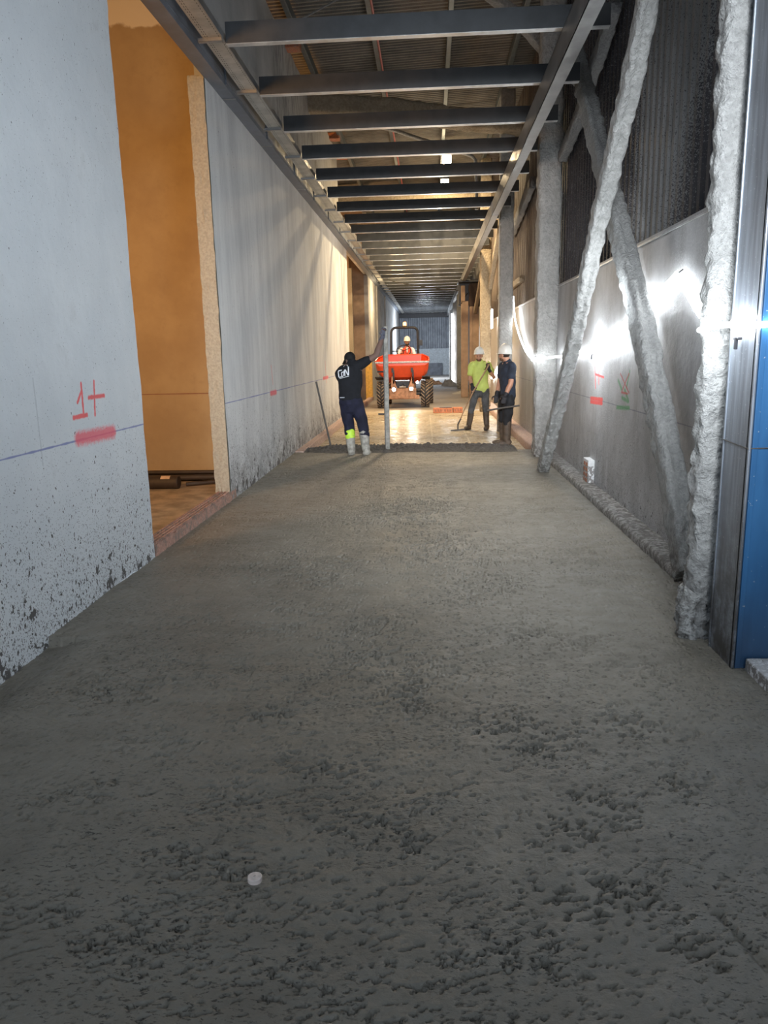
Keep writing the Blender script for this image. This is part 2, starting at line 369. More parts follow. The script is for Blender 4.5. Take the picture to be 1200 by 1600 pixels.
M = dict(
    plaster=m_plaster_left(), wallr=m_wall_right(), siding=m_siding(), concrete=m_concrete(), sheet=m_sheet(),
    foam=m_foam('sprayed_fireproof_foam', (0.34, 0.34, 0.33), (0.50, 0.50, 0.49), 0.9, 34), foamg=m_foam('grey_sprayed_foam', (0.26, 0.255, 0.25), (0.40, 0.39, 0.385), 0.9, 34),
    foamw=m_foam('white_and_led_lit_foam', (0.40, 0.40, 0.385), (0.56, 0.555, 0.54)),  # white foam, also the grey column with LED light in its colour
    foamt=m_foam('warm_lit_foam', (0.36, 0.29, 0.20), (0.52, 0.43, 0.31)),  # foam copy turned tan, warm lamp light put into the colour
    heap=m_foam('fresh_concrete_aggregate', (0.10, 0.092, 0.083), (0.19, 0.175, 0.158), 0.9, 60),
    joist=m_galv('dark_galvanised_joist', (0.055, 0.058, 0.062), 0.5, 0.2), lip=m_galv('bright_joist_flange', (0.62, 0.63, 0.64), 0.38, 0.7),
    channel=m_galv('galvanised_channel', (0.34, 0.34, 0.34), 0.42, 0.75), beam=m_galv('blue_grey_steel_beam', (0.20, 0.22, 0.26), 0.55, 0.3),
    tray=m_tray(), ochre=m_ochre(), upper=m_upper(), brick=m_brick(), brickd=m_brick('dirty_brick', (0.46, 0.27, 0.21), 0.75),
    rawbrick=m_brick('orange_brick', (0.58, 0.21, 0.10), 0.2), steel=m_metal_face(), blue=m_blue(), roof=m_roof(), block=m_block(),
    mortar=simple('rough_mortar', (0.36, 0.33, 0.26), 0.9, nscale=45, var=0.13, bump=0.8, bscale=45, bdist=0.01),
    purlin=simple('grey_purlin', (0.10, 0.12, 0.13), 0.5, 0.3), redpipe=simple('red_conduit', (0.45, 0.10, 0.10), 0.5),
    pinkcurb=m_brick('plaster_smeared_curb', (0.50, 0.36, 0.31), 0.25), black=simple('black_rubber', (0.012, 0.012, 0.013), 0.5),
    tyre=simple('muddy_tyre', (0.30, 0.22, 0.15), 0.85, nscale=20, var=0.35, bump=0.4), tyred=simple('dark_tyre_side', (0.035, 0.033, 0.035), 0.7),
    orange=simple('orange_dumper_paint', (0.80, 0.085, 0.025), 0.32, nscale=6, var=0.08), dirtyo=simple('muddy_orange_steel', (0.42, 0.22, 0.13), 0.7, nscale=9, var=0.35),
    rimgrey=simple('scraped_steel_edge', (0.42, 0.40, 0.40), 0.45, 0.3, nscale=25, var=0.35), dark=simple('dark_grey_steel', (0.035, 0.035, 0.04), 0.45, 0.3),
    chrome=simple('bare_steel', (0.5, 0.5, 0.5), 0.3, 0.9), wood=simple('raw_timber', (0.42, 0.26, 0.15), 0.8, nscale=7, var=0.3),
    burnt=simple('charred_wood', (0.05, 0.035, 0.03), 0.9), boards=simple('brown_board', (0.36, 0.25, 0.17), 0.75, nscale=3, var=0.2),
    alu=simple('cement_smeared_aluminium', (0.21, 0.205, 0.185), 0.55, 0.35, nscale=20, var=0.3), rod=simple('grimy_metal_rod', (0.10, 0.09, 0.08), 0.6, 0.3),
    rebar=simple('dark_wrapped_bar', (0.05, 0.035, 0.025), 0.6), label=simple('paper_tag', (0.75, 0.52, 0.34), 0.8),
    tee=simple('black_cotton', (0.008, 0.009, 0.013), 0.9, bump=0.3, bscale=90), navy=simple('navy_work_cloth', (0.009, 0.010, 0.028), 0.85, nscale=8, var=0.4, bump=0.4, bscale=25, bdist=0.01),
    slate=simple('slate_blue_cotton', (0.022, 0.030, 0.050), 0.85, nscale=8, var=0.3), lime=simple('lime_cotton', (0.56, 0.66, 0.17), 0.85, nscale=6, var=0.08, bump=0.3, bscale=20, bdist=0.01),
    jeans=simple('dusty_grey_denim', (0.085, 0.088, 0.092), 0.9, nscale=9, var=0.35, bump=0.4, bscale=22, bdist=0.01), blackcloth=simple('black_work_trousers', (0.012, 0.013, 0.016), 0.85, nscale=9, var=0.4, bump=0.5, bscale=22, bdist=0.01),
    boot=simple('muddy_rubber_boot', (0.085, 0.062, 0.045), 0.6, nscale=12, var=0.35), mudboot=simple('cement_coated_boot', (0.34, 0.32, 0.28), 0.7, nscale=14, var=0.35),
    hiv=simple('yellow_green_reflective_band', (0.52, 0.80, 0.06), 0.5), glove=simple('black_work_glove', (0.02, 0.02, 0.025), 0.7),
    gglove=simple('blue_grey_glove', (0.10, 0.11, 0.15), 0.7), hat=simple('white_hard_hat', (0.80, 0.80, 0.76), 0.3, nscale=4, var=0.04),
    skin=simple('skin', (0.50, 0.26, 0.17), 0.5, nscale=10, var=0.08), skind=simple('shaded_tan_skin', (0.17, 0.105, 0.085), 0.5, nscale=10, var=0.1),
    hair=simple('dark_brown_hair', (0.025, 0.017, 0.012), 0.8), beard=simple('brown_stubble', (0.12, 0.065, 0.04), 0.8), hairk=simple('black_hair', (0.007, 0.007, 0.008), 0.8), eye=simple('dark_eye', (0.01, 0.008, 0.006), 0.3),
    print=simple('white_shirt_print', (0.75, 0.77, 0.80), 0.7), printd=simple('dark_green_print', (0.20, 0.28, 0.05), 0.8), vest=simple('orange_red_hi_vis_vest', (0.90, 0.09, 0.04), 0.7),
    whitecloth=simple('white_cotton', (0.75, 0.76, 0.82), 0.85), strap=simple('grey_band', (0.35, 0.37, 0.42), 0.7),
    endcorr=simple('blue_grey_sheet', (0.24, 0.26, 0.30), 0.6, nscale=3, var=0.2), endlow=simple('pale_end_wall', (0.50, 0.54, 0.58), 0.85), enddark=simple('dark_grey_low_wall', (0.17, 0.18, 0.21), 0.8, nscale=3, var=0.25),
    greyw=simple('grey_render', (0.42, 0.41, 0.40), 0.85, nscale=2, var=0.2), disc=simple('pinkish_white_plastic', (0.78, 0.66, 0.60), 0.5, nscale=60, var=0.1),
    yellow=simple('yellow_post_paint', (0.70, 0.42, 0.08), 0.6),
    led=emis('white_led_glow', (0.90, 0.96, 1.0), 19), ledb=emis('white_led_bulb', (0.90, 0.96, 1.0), 110), flood=emis('warm_floodlight_glass', (1.0, 0.80, 0.48), 40),
    headl=emis('headlight_glow', (1.0, 0.86, 0.66), 30), beacon=emis('amber_beacon_glow', (1.0, 0.42, 0.08), 4), tube=emis('tube_glow', (0.95, 0.97, 1.0), 16),
)

# ------------------------------------------------------------------ mesh helpers
class MB:
    def __init__(s): s.v = []; s.f = []; s.m = []; s.mi = 0
    def add(s, vs, fs):
        o = len(s.v); s.v += [tuple(q) for q in vs]; s.f += [tuple(i + o for i in f) for f in fs]; s.m += [s.mi] * len(fs)
    def box(s, a, b, rot=None, c=None):
        (x0, y0, z0), (x1, y1, z1) = a, b
        vs = [V(p) for p in ((x0, y0, z0), (x1, y0, z0), (x1, y1, z0), (x0, y1, z0), (x0, y0, z1), (x1, y0, z1), (x1, y1, z1), (x0, y1, z1))]
        if rot is not None:
            c = V(c) if c is not None else (V(a) + V(b)) / 2
            vs = [rot @ (p - c) + c for p in vs]
        s.add(vs, [(3, 2, 1, 0), (4, 5, 6, 7), (0, 1, 5, 4), (1, 2, 6, 5), (2, 3, 7, 6), (3, 0, 4, 7)])
    def frame(s, d):
        d = d.normalized(); u = V((0, 0, 1)).cross(d)
        if u.length < 1e-3: u = V((1, 0, 0))
        u.normalize(); return u, d.cross(u)
    def tube(s, pts, r, n=8, cap=True):
        pts = [V(p) for p in pts]; k = len(pts)
        rs = r if isinstance(r, (list, tuple)) else [r] * k
        vs = []
        for i, p in enumerate(pts):
            d = (pts[min(i + 1, k - 1)] - pts[max(i - 1, 0)])
            u, w_ = s.frame(d)
            for j in range(n):
                a = 2 * PI * j / n; vs.append(p + (u * math.cos(a) + w_ * math.sin(a)) * rs[i])
        fs = [(i * n + j, i * n + (j + 1) % n, (i + 1) * n + (j + 1) % n, (i + 1) * n + j) for i in range(k - 1) for j in range(n)]
        if cap: fs += [tuple(reversed(range(n))), tuple(range((k - 1) * n, k * n))]
        s.add(vs, fs)
    def prism(s, prof, a, b, up=(0, 0, 1)):
        """extrude closed 2D profile (u,v) from a to b; v along up"""
        a, b, up = V(a), V(b), V(up); d = (b - a).normalized(); u = d.cross(up).normalized(); w_ = u.cross(d)
        n = len(prof)
        vs = [a + u * p + w_ * q for p, q in prof] + [b + u * p + w_ * q for p, q in prof]
        s.add(vs, [(i, (i + 1) % n, n + (i + 1) % n, n + i) for i in range(n)] + [tuple(reversed(range(n))), tuple(range(n, 2 * n))])
    def lathe(s, prof, c, axis='z', n=24, a0=0, a1=2 * PI):
        vs = []; full = abs(a1 - a0 - 2 * PI) < 1e-6; N = n if full else n + 1
        for r, h in prof:
            for j in range(N):
                a = a0 + (a1 - a0) * j / n; q = (r * math.cos(a), r * math.sin(a))
                p = {'z': (q[0], q[1], h), 'x': (h, q[0], q[1]), 'y': (q[0], h, q[1])}[axis]
                vs.append(V(c) + V(p))
        k = len(prof)
        s.add(vs, [(i * N + j, i * N + (j + 1) % N, (i + 1) * N + (j + 1) % N, (i + 1) * N + j) for i in range(k - 1) for j in range(n if full else n)])
    def grid(s, f, nu, nv):
        s.add([f(i / nu, j / nv) for i in range(nu + 1) for j in range(nv + 1)],
              [(i * (nv + 1) + j, (i + 1) * (nv + 1) + j, (i + 1) * (nv + 1) + j + 1, i * (nv + 1) + j + 1) for i in range(nu) for j in range(nv)])
    def ell(s, c, r, n=16, k=10, rot=None):
        vs = []
        for i in range(k + 1):
            t = PI * i / k
            for j in range(n):
                a = 2 * PI * j / n; p = V((r[0] * math.sin(t) * math.cos(a), r[1] * math.sin(t) * math.sin(a), r[2] * math.cos(t)))
                if rot is not None: p = rot @ p
                vs.append(V(c) + p)
        s.add(vs, [(i * n + j, (i + 1) * n + j, (i + 1) * n + (j + 1) % n, i * n + (j + 1) % n) for i in range(k) for j in range(n)])
    def limb(s, pts, rad, hint=(1, 0, 0), n=14):
        """closed rounded loft; rad entries are r or (r_along_hint, r_across)"""
        pts = [V(p) for p in pts]; hint = V(hint)
        rad = [(q, q) if not isinstance(q, (tuple, list)) else q for q in rad]
        # densify with Catmull-Rom
        P, R = [], []; k = len(pts)
        for i in range(k - 1):
            p0, p1, p2, p3 = pts[max(i - 1, 0)], pts[i], pts[i + 1], pts[min(i + 2, k - 1)]
            for t in (0, 0.25, 0.5, 0.75):
                P.append(0.5 * ((2 * p1) + (p2 - p0) * t + (2 * p0 - 5 * p1 + 4 * p2 - p3) * t * t + (3 * p1 - p0 - 3 * p2 + p3) * t ** 3))
                tt = t * t * (3 - 2 * t)
                R.append(tuple(a + (b - a) * tt for a, b in zip(rad[i], rad[i + 1])))
        P.append(pts[-1]); R.append(rad[-1])
        def cap(p, d, r):
            return [(p + d * (min(r) * math.sin(a)), (r[0] * math.cos(a), r[1] * math.cos(a))) for a in (PI * 0.47, PI * 0.36, PI * 0.2)]
        d0 = (P[0] - P[1]).normalized(); d1 = (P[-1] - P[-2]).normalized()
        rings = cap(P[0], d0, R[0]) + list(zip(P, R)) + list(reversed(cap(P[-1], d1, R[-1])))
        vs = []; K = len(rings)
        for i, (p, r) in enumerate(rings):
            d = (rings[min(i + 1, K - 1)][0] - rings[max(i - 1, 0)][0]).normalized()
            u = hint - d * hint.dot(d)
            if u.length < 1e-3: u = V((0, 1, 0)) - d * d.y
            u.normalize(); w_ = d.cross(u)
            for j in range(n):
                a = 2 * PI * j / n; vs.append(p + u * (r[0] * math.cos(a)) + w_ * (r[1] * math.sin(a)))
        s.add(vs, [(i * n + j, i * n + (j + 1) % n, (i + 1) * n + (j + 1) % n, (i + 1) * n + j) for i in range(K - 1) for j in range(n)] +
              [tuple(reversed(range(n))), tuple(range((K - 1) * n, K * n))])
    def build(s, name, mats, parent=None, smooth=None, bevel=None, fix=True):
        me = bpy.data.meshes.new(name); me.from_pydata([tuple(q) for q in s.v], [], s.f)
        if not isinstance(mats, (list, tuple)): mats = [mats]
        for q in mats: me.materials.append(q)
        if len(mats) > 1: me.polygons.foreach_set('material_index', s.m)
        if fix:
            bm = bmesh.new(); bm.from_mesh(me); bmesh.ops.recalc_face_normals(bm, faces=bm.faces); bm.to_mesh(me); bm.free()
        o = bpy.data.objects.new(name, me); COL.objects.link(o)
        if parent is not None: o.parent = parent
        if bevel:
            b = o.modifiers.new('bevel', 'BEVEL'); b.width = bevel; b.segments = 2; b.limit_method = 'ANGLE'; b.harden_normals = False
        if smooth is True: me.polygons.foreach_set('use_smooth', [True] * len(me.polygons))
        elif smooth:
            me.polygons.foreach_set('use_smooth', [True] * len(me.polygons))
            bm = bmesh.new(); bm.from_mesh(me)
            for e in bm.edges:
                if len(e.link_faces) == 2 and e.calc_face_angle(0) > smooth: e.smooth = False
            bm.to_mesh(me); bm.free()
        return o
def tag(o, label=None, cat=None, group=None, kind=None):
    if label: o['label'] = label
    if cat: o['category'] = cat
    if group: o['group'] = group
    if kind: o['kind'] = kind
    return o
def thing(name, label, cat, loc=(0, 0, 0), group=None):
    o = bpy.data.objects.new(name, None); COL.objects.link(o); o.location = loc
    return tag(o, label, cat, group)
def struct(o, label=None): o['kind'] = 'structure'; return tag(o, label)
def noisy(o, amp, scale, seed=0, amp2=0):
    """displace vertices with coherent noise, real relief"""
    for v in o.data.vertices:
        p = v.co * scale + V((seed, seed, seed)); d = noise.noise_vector(p) * amp
        if amp2: d += noise.noise_vector(p * 4) * amp2
        v.co += d
def remesh(name, mb, mat, parent, voxel=0.008, smooth=2):
    me = bpy.data.meshes.new('tmp'); me.from_pydata([tuple(q) for q in mb.v], [], mb.f)
    bm = bmesh.new(); bm.from_mesh(me); bmesh.ops.remove_doubles(bm, verts=bm.verts, dist=1e-5); bmesh.ops.recalc_face_normals(bm, faces=bm.faces); bm.to_mesh(me); bm.free()
    t = bpy.data.objects.new('tmp', me); COL.objects.link(t)
    r = t.modifiers.new('r', 'REMESH'); r.mode = 'VOXEL'; r.voxel_size = voxel; r.use_smooth_shade = True
    s_ = t.modifiers.new('s', 'SMOOTH'); s_.factor = 0.6; s_.iterations = smooth
    dg = bpy.context.evaluated_depsgraph_get(); dg.update()
    nm = bpy.data.meshes.new_from_object(t.evaluated_get(dg)); nm.name = name
    bpy.data.objects.remove(t); bpy.data.meshes.remove(me)
    nm.materials.clear(); nm.materials.append(mat)
    nm.polygons.foreach_set('use_smooth', [True] * len(nm.polygons))
    o = bpy.data.objects.new(name, nm); COL.objects.link(o); o.parent = parent
    return o

# ------------------------------------------------------------------ numpy value noise
def vnoise(x, y, seed):
    xi = np.floor(x).astype(np.int64); yi = np.floor(y).astype(np.int64); xf = x - xi; yf = y - yi
    def h(a, b):
        q = (a * 374761393 + b * 668265263 + seed * 974634777) & 0x7fffffff
        q = ((q ^ (q >> 13)) * 1274126177) & 0x7fffffff
        return ((q ^ (q >> 16)) & 0xffff) / 65535.0
    u = xf * xf * (3 - 2 * xf); v = yf * yf * (3 - 2 * yf)
    return (h(xi, yi) * (1 - u) + h(xi + 1, yi) * u) * (1 - v) + (h(xi, yi + 1) * (1 - u) + h(xi + 1, yi + 1) * u) * v
def fbm(x, y, seed, o=4, g=0.5):
    s_ = 0; a = 1; t = 0
    for i in range(o):
        s_ = s_ + a * vnoise(x * 2 ** i, y * 2 ** i, seed + i * 17); t += a; a *= g
    return s_ / t
def sstep(x, a, b):
    t = np.clip((x - a) / (b - a), 0, 1); return t * t * (3 - 2 * t)

# ------------------------------------------------------------------ floor
def build_floor():
    ys = [0.9]
    while ys[-1] < 12.9: ys.append(ys[-1] + max(0.0045, 0.0030 * ys[-1]))
    ys = np.array([-3.0, 0.0, 0.5] + ys); xs = np.linspace(-2.27, 1.88, 700)
    Y, X = np.meshgrid(ys, xs, indexing='ij')
    ca, sa = math.cos(0.35), math.sin(0.35)
    U_ = X * ca + Y * sa; W_ = -X * sa + Y * ca
    h = (fbm(X * 0.8, Y * 0.8, 3, 3) - 0.5) * 0.022 + (fbm(U_ * 3, W_ * 9, 5, 4) - 0.5) * 0.010
    h += (fbm(X * 30, Y * 30, 11, 3, 0.6) - 0.5) * 0.0075
    # torn pock marks come in patches
    patch = fbm(X * 1.3 + 4, Y * 1.5, 21, 3)
    band = fbm(X * 0.5 + 9, Y * 2.2, 77, 3)
    pk = np.zeros_like(X)
    wx = X + (fbm(X * 5, Y * 5, 61, 3) - 0.5) * 0.22; wy = Y + (fbm(X * 5, Y * 5, 62, 3) - 0.5) * 0.22
    for cx, cy, rx, ry in ((-0.81, 4.58, 0.21, 0.23), (-0.96, 4.29, 0.16, 0.16), (-0.44, 4.18, 0.23, 0.23), (0.57, 4.14, 0.22, 0.22), (0.77, 4.04, 0.18, 0.17), (-1.56, 3.35, 0.13, 0.1), (-0.4, 3.8, 0.17, 0.16), (-0.11, 3.34, 0.18, 0.15), (0.49, 2.95, 0.19, 0.14), (0.88, 3.01, 0.16, 0.13), (0.34, 3.06, 0.12, 0.08), (-0.75, 2.47, 0.14, 0.09), (-0.81, 2.11, 0.11, 0.06), (-0.24, 2.31, 0.16, 0.1), (-0.08, 2.23, 0.08, 0.05), (0.14, 2.17, 0.05, 0.03), (-0.45, 2.68, 0.15, 0.1), (0.61, 2.41, 0.13, 0.08), (1.07, 3.61, 0.19, 0.17), (-0.61, 2.07, 0.1, 0.06), (0.48, 2.3, 0.11, 0.06), (0.76, 1.8, 0.07, 0.04), (0.53, 1.99, 0.1, 0.05), (-1.34, 2.48, 0.12, 0.07), (0.13, 6.01, 0.47, 0.71), (-1.08, 5.64, 0.36, 0.49), (1.13, 5.79, 0.35, 0.5), (-0.36, 7.55, 0.53, 1.0), (0.38, 5.12, 0.27, 0.34), (-1.14, 2.81, 0.13, 0.09), (-0.76, 3.16, 0.15, 0.12), (0.95, 2.58, 0.1, 0.06), (-1.18, 1.88, 0.12, 0.06), (-0.85, 1.75, 0.11, 0.05), (0.28, 1.76, 0.1, 0.05)):
        pk = np.maximum(pk, np.exp(-((wx - cx) / (rx * 1.15 + 0.03)) ** 2 - ((wy - cy) / (ry * 1.1 + 0.03)) ** 2))
    den = np.clip(0.95 * pk + 0.55 * sstep(patch * 0.55 + band * 0.45, 0.50, 0.66), 0, 1)
    edge = sstep(X, -2.2, -1.7) * sstep(-X, -1.75, -1.2)
    den = den * (0.35 + 0.65 * edge)
    tear = fbm(U_ * 34 + 0.8 * fbm(X * 12, Y * 12, 4, 2), W_ * 80, 31, 3, 0.7)
    thr = 0.705 - 0.115 * den
    pit = sstep(tear, thr, thr + 0.03)
    h -= pit * (0.008 + 0.014 * den)
    h += sstep(tear, thr - 0.05, thr) * (1 - pit) * 0.0045 * den
    big = fbm(U_ * 16 + 3, W_ * 30, 91, 5, 0.68)
    h -= sstep(big, 0.66, 0.69) * 0.014 * sstep(den, 0.4, 0.9)
    # long trowel arcs
    for cx, cy, r0, a in ((3.5, 7.0, 3.1, 0.004), (-3.5, 9.5, 3.6, 0.004), (2.8, 3.4, 2.0, 0.003), (-2.4, 6.0, 2.6, 0.003)):
        R_ = np.sqrt((X - cx) ** 2 + (Y - cy) ** 2) + (fbm(X * 2, Y * 2, 9, 2) - 0.5) * 0.1
        h += a * np.exp(-((R_ - r0) / 0.018) ** 2)
    # deep drag mark, lower right
    t = (Y - 1.4) / 0.9; lx = 0.98 - 0.28 * t + 0.02 * (fbm(X * 8, Y * 8, 2, 2) - .5)
    h -= 0.014 * np.exp(-((X - lx) / 0.012) ** 2) * (t > -0.5) * (t < 0.6) * (fbm(X * 30, Y * 30, 8, 2) > 0.42)
    # slab sinks a little at the foot of the nearest wall length
    h -= 0.06 * sstep(-X, 1.95, 2.25) * (Y < 4.07)
    h = h * sstep(Y, 0.4, 0.9)
    h -= 0.12 * sstep(Y, 12.45, 12.85)
    n0, n1 = X.shape
    vs = np.stack([X.ravel(), Y.ravel(), h.ravel()], 1)
    i = np.arange(n0 - 1)[:, None] * n1 + np.arange(n1 - 1)[None, :]
    f = np.stack([i, i + 1, i + n1 + 1, i + n1], -1).reshape(-1, 4)
    me = bpy.data.meshes.new('floor'); me.from_pydata(vs.tolist(), [], f.tolist()); me.materials.append(M['concrete'])
    me.polygons.foreach_set('use_smooth', [True] * len(me.polygons))
    o = bpy.data.objects.new('floor', me); COL.objects.link(o)
    return struct(o, 'freshly poured rough grey wet concrete slab')
build_floor()
def sub_z(x, y): return -0.1 + 0.012 * noise.noise(V((x * 1.2, y * 1.1, 0))) + 0.006 * noise.noise(V((x * 5, y * 4, 3)))
b = MB(); b.grid(lambda u, v: V((-2.5 + 4.6 * u, 12.3 + 10.2 * v, sub_z(-2.5 + 4.6 * u, 12.3 + 10.2 * v))), 60, 150)
b.grid(lambda u, v: V((-9 + 11.2 * u, 22.5 + 36 * v, -0.1 if v > 0.01 else -0.1)), 10, 30)
struct(b.build('floor', M['sheet'], smooth=True, fix=False), 'subfloor covered with wrinkled tan plastic sheet')
b = MB(); b.box((-9, 2, -0.2), (-2.42, 22.4, -0.05)); b.box((1.88, -3, -0.3), (2.9, 13, -0.02))
struct(b.build('floor', simple('dusty_tan_floor', (0.46, 0.36, 0.24), 0.85, nscale=5, var=0.3)), 'dusty tan floor of the side room')

# concrete heap at the pour front
def heap():
    b = MB()
    def f(u, v):
        x = -2.115 + 3.52 * u; y = 12.2 + 1.15 * v
        y += 0.10 * noise.noise(V((x * 1.3, 0, 5)))
        prof = math.sin(PI * min(1, v * 1.0)) ** 0.8
        hh = 0.085 * (0.7 + 0.5 * noise.noise(V((x * 1.1, 2, 0)))) * min(1, (1 - u) * 7, u * 6 + .15)
        base = 0.0 if v < 0.45 else -0.115 * (v - 0.45) / 0.55
        lump = 0.045 * abs(noise.noise(V((x * 14, y * 14, 0)))) + 0.022 * abs(noise.noise(V((x * 33, y * 33, 9))))
        return V((x, y, -0.004 + base + prof * (hh + lump * 1.3) - (0.02 if v == 0 else 0)))
    b.grid(f, 420, 110)
    tag(b.build('concrete_heap', M['heap'], smooth=True, fix=False), 'ragged ridge of dark fresh concrete along the pour front', 'concrete', kind='stuff')
heap()

# ------------------------------------------------------------------ left side walls
def rough_panel(b, x, y0, y1, z0, z1, ny, nz, er=0.0, seed=0, edges=''):
    def f(u, v):
        y = y0 + (y1 - y0) * u; z = z0 + (z1 - z0) * v
        d = 0.006 * noise.noise(V((y * 1.2, z * 1.2, seed)))
        if 'y1' in edges and u == 1: y += er * noise.noise(V((z * 2.5, seed, 1))) + er * 0.5 * noise.noise(V((z * 11, seed, 1)))
        if 'y0' in edges and u == 0: y += er * noise.noise(V((z * 2.5, seed, 2))) + er * 0.6 * noise.noise(V((z * 11, seed, 2)))
        if 'z1' in edges and v == 1: z += er * noise.noise(V((y * 2.5, seed, 3))) * 1.2
        return V((x + d, y, z))
    b.grid(f, ny, nz)
b = MB()
rough_panel(b, -2.27, -3, 5.85, -0.2, 6.6, 70, 120, 0.025, 1, 'y1')
b.box((-2.42, -3, -0.2), (-2.29, 5.80, 6.6))
struct(b.build('wall_left', M['plaster'], smooth=0.6, fix=True), 'white plastered wall with mud splashes and a red sprayed 1+ mark')
b = MB()
rough_panel(b, -2.27, 8.28, 21.6, -0.2, 4.47, 130, 50, 0.03, 4, 'y0 z1')
b.box((-2.42, 8.36, -0.2), (-2.285, 21.55, 4.42))
wl2 = struct(b.build('wall_left', M['plaster'], smooth=0.6), 'grey streaked plaster wall beyond the ochre doorway')
b = MB()
b.grid(lambda u, v: V((-2.44 + 0.165 * u + (0.012 * noise.noise(V((u * 9, v * 40, 1)))), 8.27 - 0.012 + 0.012 * noise.noise(V((u * 7, v * 50, 5))), -0.1 + 4.5 * v)), 8, 160)
b.box((-2.43, 8.28, -0.1), (-2.28, 8.40, 4.38))
struct(b.build('trim_1', M['mortar'], smooth=0.7), 'rough beige mortar jamb of the doorway')
b = MB(); rough_panel(b, -2.275, 8.45, 20.0, 4.5, 6.5, 100, 20, 0.03, 9, 'z1'); b.box((-2.42, 8.45, 4.45), (-2.29, 19.9, 6.45))
struct(b.build('wall_left', M['upper'], smooth=0.6), 'upper grey rendered wall with dark streaks above the beam')
b = MB(); b.box((-2.42, 28.8, -0.2), (-2.27, 58, 6.6)); b.box((-2.42, 21.6, 4.45), (-2.27, 28.8, 5.2)); b.box((-2.35, 33, -0.1), (-2.22, 33.5, 4.4)); b.box((-2.35, 39, -0.1), (-2.22, 39.5, 4.4))
struct(b.build('wall_left', M['greyw']), 'distant grey wall behind the dumper')
# side room
b = MB(); b.box((-9, 10.5, -0.2), (-2.42, 10.65, 6.8))
struct(b.build('wall_room', M['ochre']), 'ochre rendered back wall seen through the doorway')
b = MB(); b.box((-9.2, 0, -0.2), (-9, 60, 7.2)); b.box((-9, 1.8, -0.2), (-2.42, 2.0, 6.8)); b.box((-9, 18.9, -0.2), (-2.42, 19.05, 6.8))
struct(b.build('wall_outer', M['greyw']))
b = MB(); b.box((-9, 28.8, -0.2), (-2.42, 28.95, 6.8)); b.box((-3.05, 28.2, -0.1), (-2.9, 28.8, 6)); 
struct(b.build('wall_room', M['boards']), 'brown boarded wall inside the far doorway')
tag((lambda b: (b.box((-2.95, 28.0, -0.1), (-2.78, 28.18, 4.6)), b.build('timber_post', M['mortar'], bevel=0.01))[-1])(MB()), 'pale upright post in the far brown doorway', 'post')
tag((lambda b: (b.box((-2.36, 27.9, -0.1), (-2.12, 28.1, 1.5)), b.build('yellow_post', M['yellow'], bevel=0.01))[-1])(MB()), 'yellow upright panel beside the dumper at the far doorway', 'post')

# hollow brick threshold of the first doorway
def threshold():
    b = MB()
    y = 5.86; k = 0
    while y < 8.5:
        y1 = min(y + 0.245, 8.52)
        dx = 0.004 * math.sin(k * 3.1)
        b.box((-2.43 + dx, y, -0.08), (-2.275 + dx, y1 - 0.008, 0.085))
        for j in range(4):
            xx = -2.415 + dx + j * 0.037
            b.box((xx, y, 0.085), (xx + 0.018, y1 - 0.008, 0.105))
        y = y1; k += 1
    b.grid(lambda u, v: V((-2.268 + 0.012 * noise.noise(V((u * 30, v * 4, 0))), 5.86 + 2.64 * u, -0.02 + 0.115 * v + (0.012 * noise.noise(V((u * 25, 3, 1))) if v == 1 else 0))), 120, 4)
    tag(b.build('brick_threshold', M['brickd'], smooth=0.5), 'row of dirty hollow bricks laid across the first doorway', 'brick sill')
threshold()
b = MB()
b.box((-2.27, 12.4, -0.12), (-2.12, 28.4, 0.02))
b.grid(lambda u, v: V((-2.12 + 0.012 * noise.noise(V((u * 60, v * 3, 0))) - 0.03 * v, 12.4 + 16 * u, -0.11 + 0.15 * v)), 160, 3)
tag(b.build('wall_curb', M['pinkcurb'], smooth=0.5), 'pinkish plaster curb along the foot of the left wall behind the worker', 'curb')

# things in the side room
t = tag((lambda b: (b.lathe([(0, -0.55), (0.082, -0.55), (0.085, -0.52), (0.085, 0.24), (0.078, 0.25), (0.03, 0.25), (0, 0.245)], (-3.48, 9.35, 0.036), 'x', 28), b.build('wrapped_roll', M['rebar'], smooth=0.6))[-1])(MB()), 'thick dark wrapped roll lying on the side room floor', 'roll')
b = MB(); b.lathe([(0.0862, -0.03), (0.0862, 0.09)], (-3.42, 9.35, 0.036), 'x', 8, a0=1.7, a1=2.5); b.build('paper_tag', M['label'], t, fix=False)
bars = [((-3.18, 9.47, -0.015), (-2.52, 9.75, 0.0), 0.028, 'nearest mottled dark bar running from the wrapped roll to the jamb'),
        ((-4.6, 9.75, 0.02), (-2.5, 9.85, 0.02), 0.035, 'dark round bar lying just behind the wrapped roll'),
        ((-4.6, 9.92, -0.02), (-2.5, 10.0, -0.02), 0.030, 'middle dark bar of the bundle on the side room floor'),
        ((-4.6, 10.13, -0.01), (-2.9, 10.15, -0.01), 0.04, 'thick dark bar lying against the foot of the ochre wall'),
        ((-4.6, 10.05, 0.06), (-2.55, 10.08, 0.05), 0.026, 'thin dark bar on top of the bundle by the ochre wall')]
for a, c, r, lab in bars: tag((lambda b: (b.tube([a, c], r, 12), b.build('steel_bar', M['rebar'], smooth=0.6))[-1])(MB()), lab, 'bar', 'bars on the side room floor')

